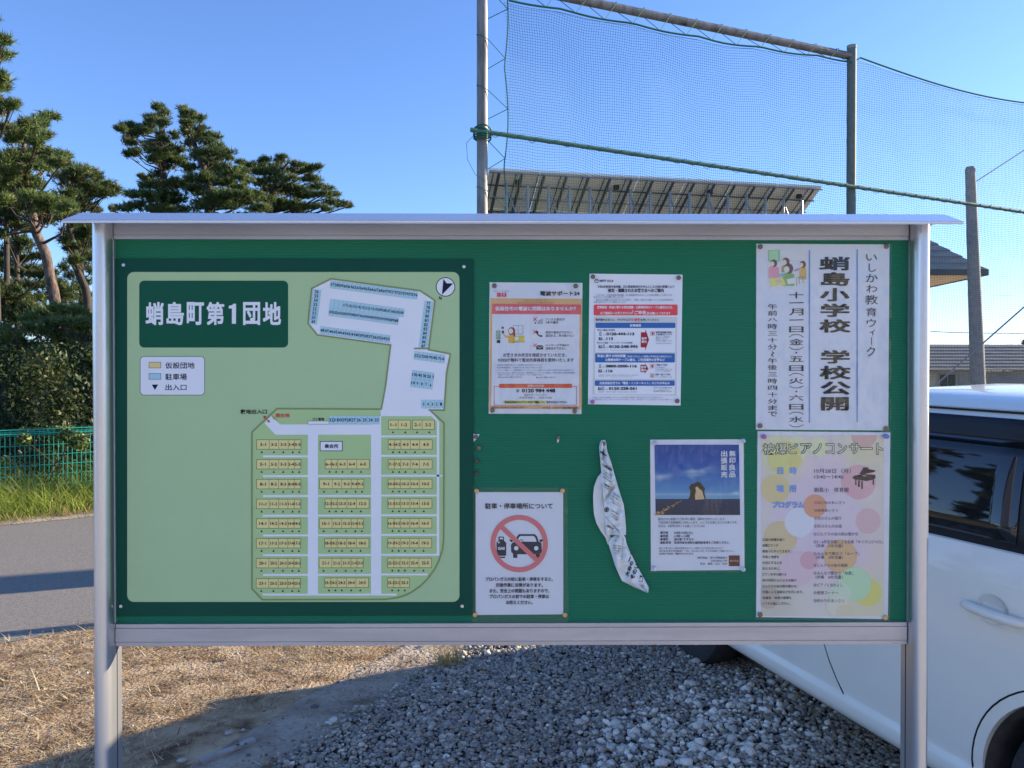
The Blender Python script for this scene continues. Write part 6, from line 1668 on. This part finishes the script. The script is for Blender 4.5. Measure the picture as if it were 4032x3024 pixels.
pine('pine with a bare curved leader between tufts, middle of the group behind the canopy', 23.0, [(716, 420, .03), (735, 490, .045), (757, 545, .06), (778, 600, .075), (800, 655, .09), (830, 760, .12), (820, 900, .16), (815, 1300, .2)],
     [(1142, 680, 24, 24), (1172, 700, 38, 18), (1205, 728, 36, 16), (1150, 740, 32, 22), (1240, 748, 40, 20), (1170, 780, 52, 20), (1235, 800, 46, 18), (1150, 820, 30, 18), (1260, 850, 60, 26), (1330, 848, 42, 16), (1195, 860, 50, 22), (1300, 890, 60, 26), (1175, 890, 36, 20), (1360, 925, 50, 22), (1410, 945, 40, 18), (1300, 950, 80, 28), (1230, 955, 50, 26), (1410, 980, 36, 16),
      (1360, 1000, 60, 28), (1240, 1010, 70, 30), (1180, 1050, 50, 30), (1320, 1050, 90, 34), (1410, 1060, 80, 34), (1480, 1075, 70, 28), (1230, 1110, 90, 34), (1350, 1120, 100, 36), (1460, 1130, 100, 36), (1540, 1110, 50, 24), (1180, 1180, 60, 30), (1290, 1190, 110, 38), (1420, 1200, 120, 38), (1540, 1190, 80, 34), (1580, 1230, 70, 30), (1220, 1270, 90, 34), (1360, 1270, 110, 36), (1490, 1270, 110, 36), (1600, 1290, 70, 28)], tone=1.05)
pine('wide low pine reaching right, last one of the group behind the canopy', 25.0, [(1135, 640, .03), (1095, 700, .06), (1065, 780, .10), (1060, 860, .13), (1060, 1000, .16), (1055, 1300, .2)],
     [(1490, 1015, 26, 12), (1540, 1035, 40, 18), (1640, 1000, 50, 20), (1610, 1030, 50, 22), (1680, 1035, 46, 22), (1760, 985, 40, 16), (1735, 1015, 36, 18), (1700, 1070, 60, 24), (1860, 1025, 50, 16), (1930, 1050, 60, 18), (1985, 1045, 24, 10), (1890, 1070, 70, 22), (1800, 1060, 50, 20), (1600, 1085, 60, 28), (1780, 1110, 80, 28), (1900, 1115, 80, 22), (1960, 1120, 36, 14),
      (1650, 1130, 80, 32), (1830, 1160, 90, 26), (1960, 1165, 60, 20), (2030, 1170, 50, 16), (1720, 1190, 90, 34), (1880, 1210, 90, 26), (1990, 1215, 60, 18), (2070, 1215, 50, 18), (2050, 1260, 60, 18), (2120, 1270, 50, 18), (2160, 1285, 22, 10), (1640, 1230, 80, 36), (1780, 1265, 90, 32), (1900, 1290, 80, 22), (2020, 1300, 50, 18), (1690, 1300, 80, 26), (1840, 1310, 70, 18)], tone=.95, dens=88)
pine('large pine with reddish leaning trunk at the left edge of the board', 14.5, [(90, 560, .03), (104, 640, .05), (112, 740, .07), (127, 841, .075), (145, 925, .08), (181, 1000, .085), (196, 1084, .09), (211, 1148, .095), (222, 1225, .10)],
     [(320, 730, 32, 12), (280, 740, 46, 18), (225, 755, 50, 22), (180, 775, 46, 22), (250, 780, 50, 18), (120, 800, 50, 26), (60, 810, 60, 30), (15, 800, 40, 24), (160, 835, 60, 26), (270, 840, 34, 12), (215, 838, 46, 18), (50, 860, 70, 30), (120, 860, 50, 22), (230, 885, 40, 20),
      (60, 960, 40, 20), (250, 960, 80, 30), (330, 960, 50, 24), (395, 975, 40, 20), (180, 960, 50, 24), (380, 1010, 70, 28), (300, 1020, 90, 36), (200, 1020, 90, 40), (100, 1010, 100, 50), (20, 1030, 70, 60), (60, 1110, 100, 60), (150, 1100, 80, 50), (10, 1160, 60, 60), (100, 1190, 100, 54), (210, 1150, 70, 40), (180, 1230, 60, 34), (40, 1240, 80, 44),
      (290, 1240, 90, 26), (370, 1260, 80, 26), (430, 1290, 60, 22), (250, 1290, 90, 30), (340, 1310, 90, 26), (150, 1290, 60, 30)], dens=110, L=.12, wid=.0075, m='bark', tone=1.15,
     extra_limbs=([[(124, 815), (105, 823), (88, 826)], [.03, .02, .012]], [[(140, 910), (100, 912), (60, 920), (10, 930)], [.03, .025, .018, .01]], [[(70, 590), (120, 600), (140, 605), (205, 595), (215, 583), (240, 600), (248, 615), (262, 612)], [.03, .025, .02, .012, .012, .014, .012, .006]]))
pine('dark pine spreading right just above the left end of the canopy', 16.5, [(270, 690, .04), (265, 800, .06), (272, 870, .06), (286, 979, .065), (295, 1021, .07), (312, 1084, .075), (338, 1139, .08), (345, 1185, .085)],
     [(470, 1060, 60, 22), (530, 1070, 50, 20), (580, 1085, 36, 18), (600, 1110, 24, 14), (440, 1090, 70, 30), (520, 1110, 70, 28), (380, 1110, 60, 36), (440, 1150, 80, 34), (540, 1165, 60, 20), (610, 1170, 60, 20), (670, 1155, 46, 20), (715, 1185, 30, 18), (650, 1200, 60, 22), (590, 1205, 50, 22), (500, 1195, 80, 32), (440, 1220, 70, 34), (520, 1250, 60, 28), (470, 1285, 60, 26), (540, 1300, 60, 20), (590, 1310, 30, 10),
      (400, 1350, 60, 24), (470, 1390, 40, 26), (520, 1400, 50, 30), (560, 1440, 40, 40), (420, 1450, 30, 20), (500, 1470, 60, 24), (540, 1520, 50, 30), (460, 1540, 46, 18), (400, 1500, 24, 14), (540, 1600, 60, 26), (470, 1620, 40, 20)], dens=92, tone=.72, L=.12, wid=.008)
pine('tall pine mostly beyond the left edge of the view, its upper branches reaching in', 13.0, [(-70, -200, .04), (-60, 200, .08), (-50, 700, .12), (-40, 1200, .16)],
     [(-20, 250, 40, 16), (12, 262, 26, 10), (-20, 345, 40, 16), (15, 350, 24, 12), (-20, 480, 40, 20), (20, 485, 22, 14), (-10, 550, 36, 24), (18, 545, 18, 12), (-40, 620, 50, 50), (20, 665, 36, 12), (75, 652, 26, 10), (-5, 680, 30, 30), (-30, 780, 50, 50), (-120, 400, 90, 60), (-150, 600, 90, 90), (-130, 150, 90, 60), (-120, -50, 70, 60), (-150, 850, 90, 80)], dens=110, L=.12, wid=.0075, tone=1.1)
pine('broad shadowy pine standing behind the others at the left', 17.5, [(20, 700, .03), (25, 800, .05), (28, 1300, .07)], [(60, 740, 60, 26), (120, 720, 40, 20), (10, 760, 50, 30), (160, 780, 50, 24), (90, 800, 70, 30), (200, 810, 40, 18), (30, 830, 60, 30), (150, 860, 60, 24), (230, 1150, 60, 30), (170, 1080, 50, 24), (60, 1230, 90, 40), (180, 1240, 90, 36), (290, 1240, 90, 36), (350, 1210, 50, 26), (20, 1150, 60, 36), (330, 1290, 80, 36)], s=1.0, dens=80, tone=.7, L=.12, wid=.009)
pine('dense dark pine filling the gap low at the far left', 18.0, [(60, 860, .03), (66, 960, .05), (70, 1300, .07)],
     [(20, 870, 40, 18), (70, 885, 40, 16), (110, 900, 30, 14), (20, 930, 40, 20), (80, 950, 40, 18), (120, 965, 24, 12), (30, 990, 50, 22), (100, 1020, 40, 16), (150, 1010, 26, 12), (20, 1050, 50, 24), (90, 1075, 50, 20), (140, 1060, 30, 14), (40, 1120, 60, 26), (120, 1130, 40, 18), (170, 1120, 24, 12), (60, 1180, 60, 24), (140, 1180, 40, 16), (30, 1240, 60, 26), (110, 1240, 50, 20)], s=1.0, dens=85, tone=.85, L=.12, wid=.008)
pine('thin pine with airy tufts close to the left post', 20.0, [(322, 850, .03), (318, 960, .05), (322, 1100, .07), (326, 1300, .09)],
     [(300, 880, 24, 14), (340, 900, 26, 14), (290, 935, 22, 12), (330, 950, 30, 14), (272, 985, 18, 10), (345, 1000, 26, 14), (280, 1035, 22, 12), (320, 1045, 28, 12), (355, 1070, 26, 12), (255, 1055, 12, 10), (275, 1090, 26, 12), (340, 1110, 30, 12), (240, 1110, 26, 12), (290, 1140, 30, 12), (230, 1155, 30, 14), (350, 1160, 26, 12), (270, 1180, 34, 14)], s=1.0, dens=85, tone=.85, L=.12, wid=.008)
pine('low branched young pine with lit flat sprays above the fence', 12.5, [(250, 1200, .03), (252, 1280, .05), (255, 1420, .06)],
     [(190, 1235, 50, 14), (240, 1225, 40, 14), (150, 1260, 50, 16), (215, 1265, 60, 16), (290, 1230, 40, 14), (330, 1255, 40, 14), (280, 1275, 50, 16), (340, 1295, 40, 16), (130, 1300, 50, 18), (190, 1310, 46, 18), (300, 1320, 50, 18), (240, 1345, 50, 18), (340, 1345, 40, 18), (60, 1330, 50, 18), (20, 1310, 40, 20), (100, 1360, 60, 20), (300, 1380, 50, 20), (30, 1380, 50, 20), (180, 1400, 50, 20), (350, 1400, 40, 20)], s=1.0, dens=110, tone=1.15, L=.11, wid=.007)

# ---------------------------------------------------------------- broad-leaved bushes and creeper along the fence
def bush(label, Y, lobes, tone, n_per=900, leaf=.035, name='bush', cat='bush', group='bushes behind the green fence'):
    cs = [(P(a, b, Y + random.uniform(-.5, .5)), ru * Y / F, rv * Y / F) for a, b, ru, rv in lobes]
    root = thing(name, label, cat, (sum(c[0].x for c in cs) / len(cs), Y, 0), group)
    VV, CC = [], []; sb = MB()
    foot = Vector((root.location.x, Y, -.02))
    for c, rx, rz in cs:
        n = int(n_per * max(.3, rx * rz * 4)); p = rnd_dir(n) * (rng.uniform(0, 1, (n, 1)) ** .4)
        pos = p * np.array([rx, rx * .7, rz]) * (1 + .3 * np.sin(p[:, :1] * 7 + p[:, 2:] * 6)) + np.array(c)
        nrm = p + rng.normal(0, .5, (n, 3)); nrm /= np.linalg.norm(nrm, axis=1, keepdims=True)
        a = np.cross(nrm, rng.normal(0, 1, (n, 3))); a /= np.linalg.norm(a, axis=1, keepdims=True); b = np.cross(nrm, a)
        s_ = leaf * rng.uniform(.5, 1.3, (n, 1))
        VV.append(np.stack([pos - a * s_, pos - b * s_ * .5, pos + a * s_, pos + b * s_ * .5], 1))
        base = np.array([[.04, .07, .017], [.065, .10, .024], [.13, .16, .045], [.022, .038, .013], [.22, .21, .08]])[rng.choice(5, n, p=[.34, .28, .15, .18, .05])] * tone
        CC.append(base * rng.uniform(.8, 1.2, (n, 1)))
        sb.tube([foot + Vector((random.uniform(-.3, .3), 0, 0)), (foot + Vector(c)) / 2 + Vector((random.uniform(-.2, .2), 0, .1)), Vector(c)], [.006, .005, .003], 4)
    sb.build('stems', M['bark_dark'], root, smooth=True, fix=False)
    V = np.concatenate(VV).reshape(-1, 3); n = len(V) // 4
    np_mesh('foliage', V, np.arange(n * 4).reshape(-1, 4), np.concatenate(CC), M['leaves'], root)
bush('dark bush at the left edge behind the wire fence', 11.6, [(-40, 1480, 120, 110), (40, 1450, 90, 80), (60, 1560, 100, 80), (-40, 1640, 120, 100), (50, 1680, 100, 80), (90, 1780, 100, 80), (-20, 1800, 110, 90)], .62, 1500)
bush('leafy bush in the middle of the hedge with lit tips', 11.2, [(150, 1500, 90, 70), (180, 1440, 70, 50), (200, 1600, 110, 70), (150, 1680, 100, 70), (230, 1700, 100, 70), (190, 1800, 110, 90)], .95, 1500)
bush('olive coloured bush close to the left post behind the fence', 11.4, [(290, 1450, 80, 70), (340, 1400, 70, 60), (310, 1560, 100, 80), (370, 1500, 90, 90), (330, 1660, 100, 80), (380, 1750, 110, 90), (290, 1790, 100, 80), (450, 1620, 90, 100)], .8, 1500)
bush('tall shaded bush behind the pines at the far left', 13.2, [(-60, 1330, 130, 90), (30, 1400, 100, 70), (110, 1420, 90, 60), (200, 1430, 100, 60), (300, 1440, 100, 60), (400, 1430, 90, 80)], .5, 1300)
bush('creeper with yellow green leaves hanging over the top of the wire fence', 9.35, [(95, 1730, 22, 20), (270, 1720, 44, 24), (310, 1740, 36, 26), (170, 1760, 16, 12), (330, 1700, 40, 18), (120, 1695, 60, 10), (220, 1690, 60, 12), (300, 1790, 20, 20)], 1.6, 1500, .028, 'creeper', 'creeper', None)
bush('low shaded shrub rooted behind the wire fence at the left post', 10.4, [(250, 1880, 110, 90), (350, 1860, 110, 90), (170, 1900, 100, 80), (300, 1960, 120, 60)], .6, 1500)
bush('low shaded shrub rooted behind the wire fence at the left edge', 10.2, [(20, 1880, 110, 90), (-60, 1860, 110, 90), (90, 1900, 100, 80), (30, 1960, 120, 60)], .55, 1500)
# small distant tree at the right edge, above the low building
bush('small dark tree top peeping over the low building at the right edge', 33.0, [(4045, 1350, 18, 14), (4070, 1340, 26, 22), (4100, 1355, 30, 24)], .5, 700, .09, 'distant_tree', 'tree', None)

# ---------------------------------------------------------------- green wire fence along the road
NF = 10.62
def WF(u, z, off=0.0): q = rd * u + rn * (NF + off); return Vector((q.x, q.y, z))
q = P(0, 1696, 8.95); ZF = q.z
wf = thing('wire_fence', 'green welded wire fence with folded top edge along the far side of the road', 'fence', tuple(WF(2, 0)))
u0 = Vector((G(0, 2000).x, G(0, 2000).y)).dot(rd) if False else -3.0
u1 = 14.0
npn = 0; u = -3.0
me_p = None
while u < u1:
    ps = thing('fence_panel', None, None, tuple(WF(u, 0))); 
    bpy.data.objects.remove(ps)
    mb = MB(); un = u + 1.98
    for k in range(40): a = u + .02 + (un - u - .04) * k / 39; mb.tube([WF(a, -.1), WF(a, ZF - .03), WF(a, ZF, -.03)], .0045, 4, cap=False)
    for z in np.arange(0.02, ZF, .12): mb.tube([WF(u, z, -.004), WF(un, z, -.004)], .0048, 4, cap=False)
    for z, o_ in ((ZF - .03, 0), (ZF, -.03), (ZF - .05, -.035)): mb.tube([WF(u, z, o_), WF(un, z, o_)], .0070, 4, cap=False)
    mb.build('wire_panel', M['fence_green'], wf, fix=False)
    mb = MB(); mb.tube([WF(un + .01, -.1, .03), WF(un + .01, ZF - .05, .03)], .022, 8); mb.build('fence_post', M['fence_blue'] if npn in (2,) else M['fence_green'], wf, smooth=True)
    u += 2.0; npn += 1


# pines and bushes further left, outside the view: they show in the car windows
src = [o for o in bpy.data.objects if o.name in ('pine_tree', 'pine_tree.001', 'pine_tree.003', 'pine_tree.006')]
for k, (o, x, y, lb) in enumerate([(src[0], -15.5, 13.0, 'pine outside the left edge of the view, the nearest one'), (src[1], -19.0, 12.0, 'pine outside the left edge of the view, the second one'), (src[2], -13.0, 16.5, 'pine outside the left edge of the view, behind the others'), (src[3], -22.0, 10.5, 'pine outside the left edge of the view, the farthest one'), (src[0], -26.0, 12.5, 'pine outside the left edge of the view, beyond the farthest')]):
    c = o.copy(); col.objects.link(c); c['label'] = lb
    d = Vector((x, y, 0)) - o.location; c.location = o.location + d; c.rotation_euler = (0, 0, 0)
    for ch in list(o.children):
        e = ch.copy(); col.objects.link(e); e.parent = c; e.matrix_parent_inverse = ch.matrix_parent_inverse.copy()
src = [o for o in bpy.data.objects if o.name in ('bush', 'bush.001', 'bush.003')]
for k, (x, y) in enumerate([(-9.5, 7.5), (-12.5, 6.5), (-15.5, 6.0), (-19, 5.0), (-11.5, 9.5), (-16, 9.0)]):
    o = src[k % 3]; c = o.copy(); col.objects.link(c); c['label'] = 'leafy bush outside the left edge of the view, ' + ('first', 'second', 'third', 'fourth', 'fifth', 'sixth')[k] + ' from the board'
    c.location = Vector((x, y, 0))
    for ch in list(o.children):
        e = ch.copy(); col.objects.link(e); e.parent = c; e.matrix_parent_inverse = ch.matrix_parent_inverse.copy()
ords = ('first', 'second', 'third', 'fourth', 'fifth', 'sixth', 'seventh', 'eighth', 'ninth', 'tenth', 'eleventh', 'twelfth')
for k in range(12):
    v = rd * (2.2 + 1.15 * k) + rn * (11.6 + .5 * (k % 2)); o = src[k % 3]; c = o.copy(); col.objects.link(c)
    c['label'] = 'leafy bush along the wire fence hidden by the notice board, ' + ords[k] + ' from the left'
    c.location = Vector((v.x, v.y, 0)); c.rotation_euler = (0, 0, 0)
    for ch in list(o.children):
        e = ch.copy(); col.objects.link(e); e.parent = c; e.matrix_parent_inverse = ch.matrix_parent_inverse.copy()
# far wood along the horizon
n = 60000
a = rng.uniform(0, 2 * pi, n); r = rng.uniform(95, 112, n); h = (2.7 + 0.9 * np.sin(a * 37) + .6 * np.sin(a * 91 + 1)) * rng.uniform(0, 1, n) ** .7 + .1
pos = np.stack([r * np.cos(a), r * np.sin(a), h], 1)
s1_, s2_ = rnd_dir(n) * rng.uniform(.3, .7, (n, 1)), rnd_dir(n) * rng.uniform(.2, .5, (n, 1))
V = np.stack([pos - s1_, pos - s2_, pos + s1_, pos + s2_], 1).reshape(-1, 3)
tag(np_mesh('distant_wood', V, np.arange(n * 4).reshape(-1, 4), np.array([[.05, .08, .03]]) * rng.uniform(.5, 1.6, (n, 1)), M['leaves']), 'low far-off wood along the horizon', kind='stuff')
bpy.data.objects.remove(_to)
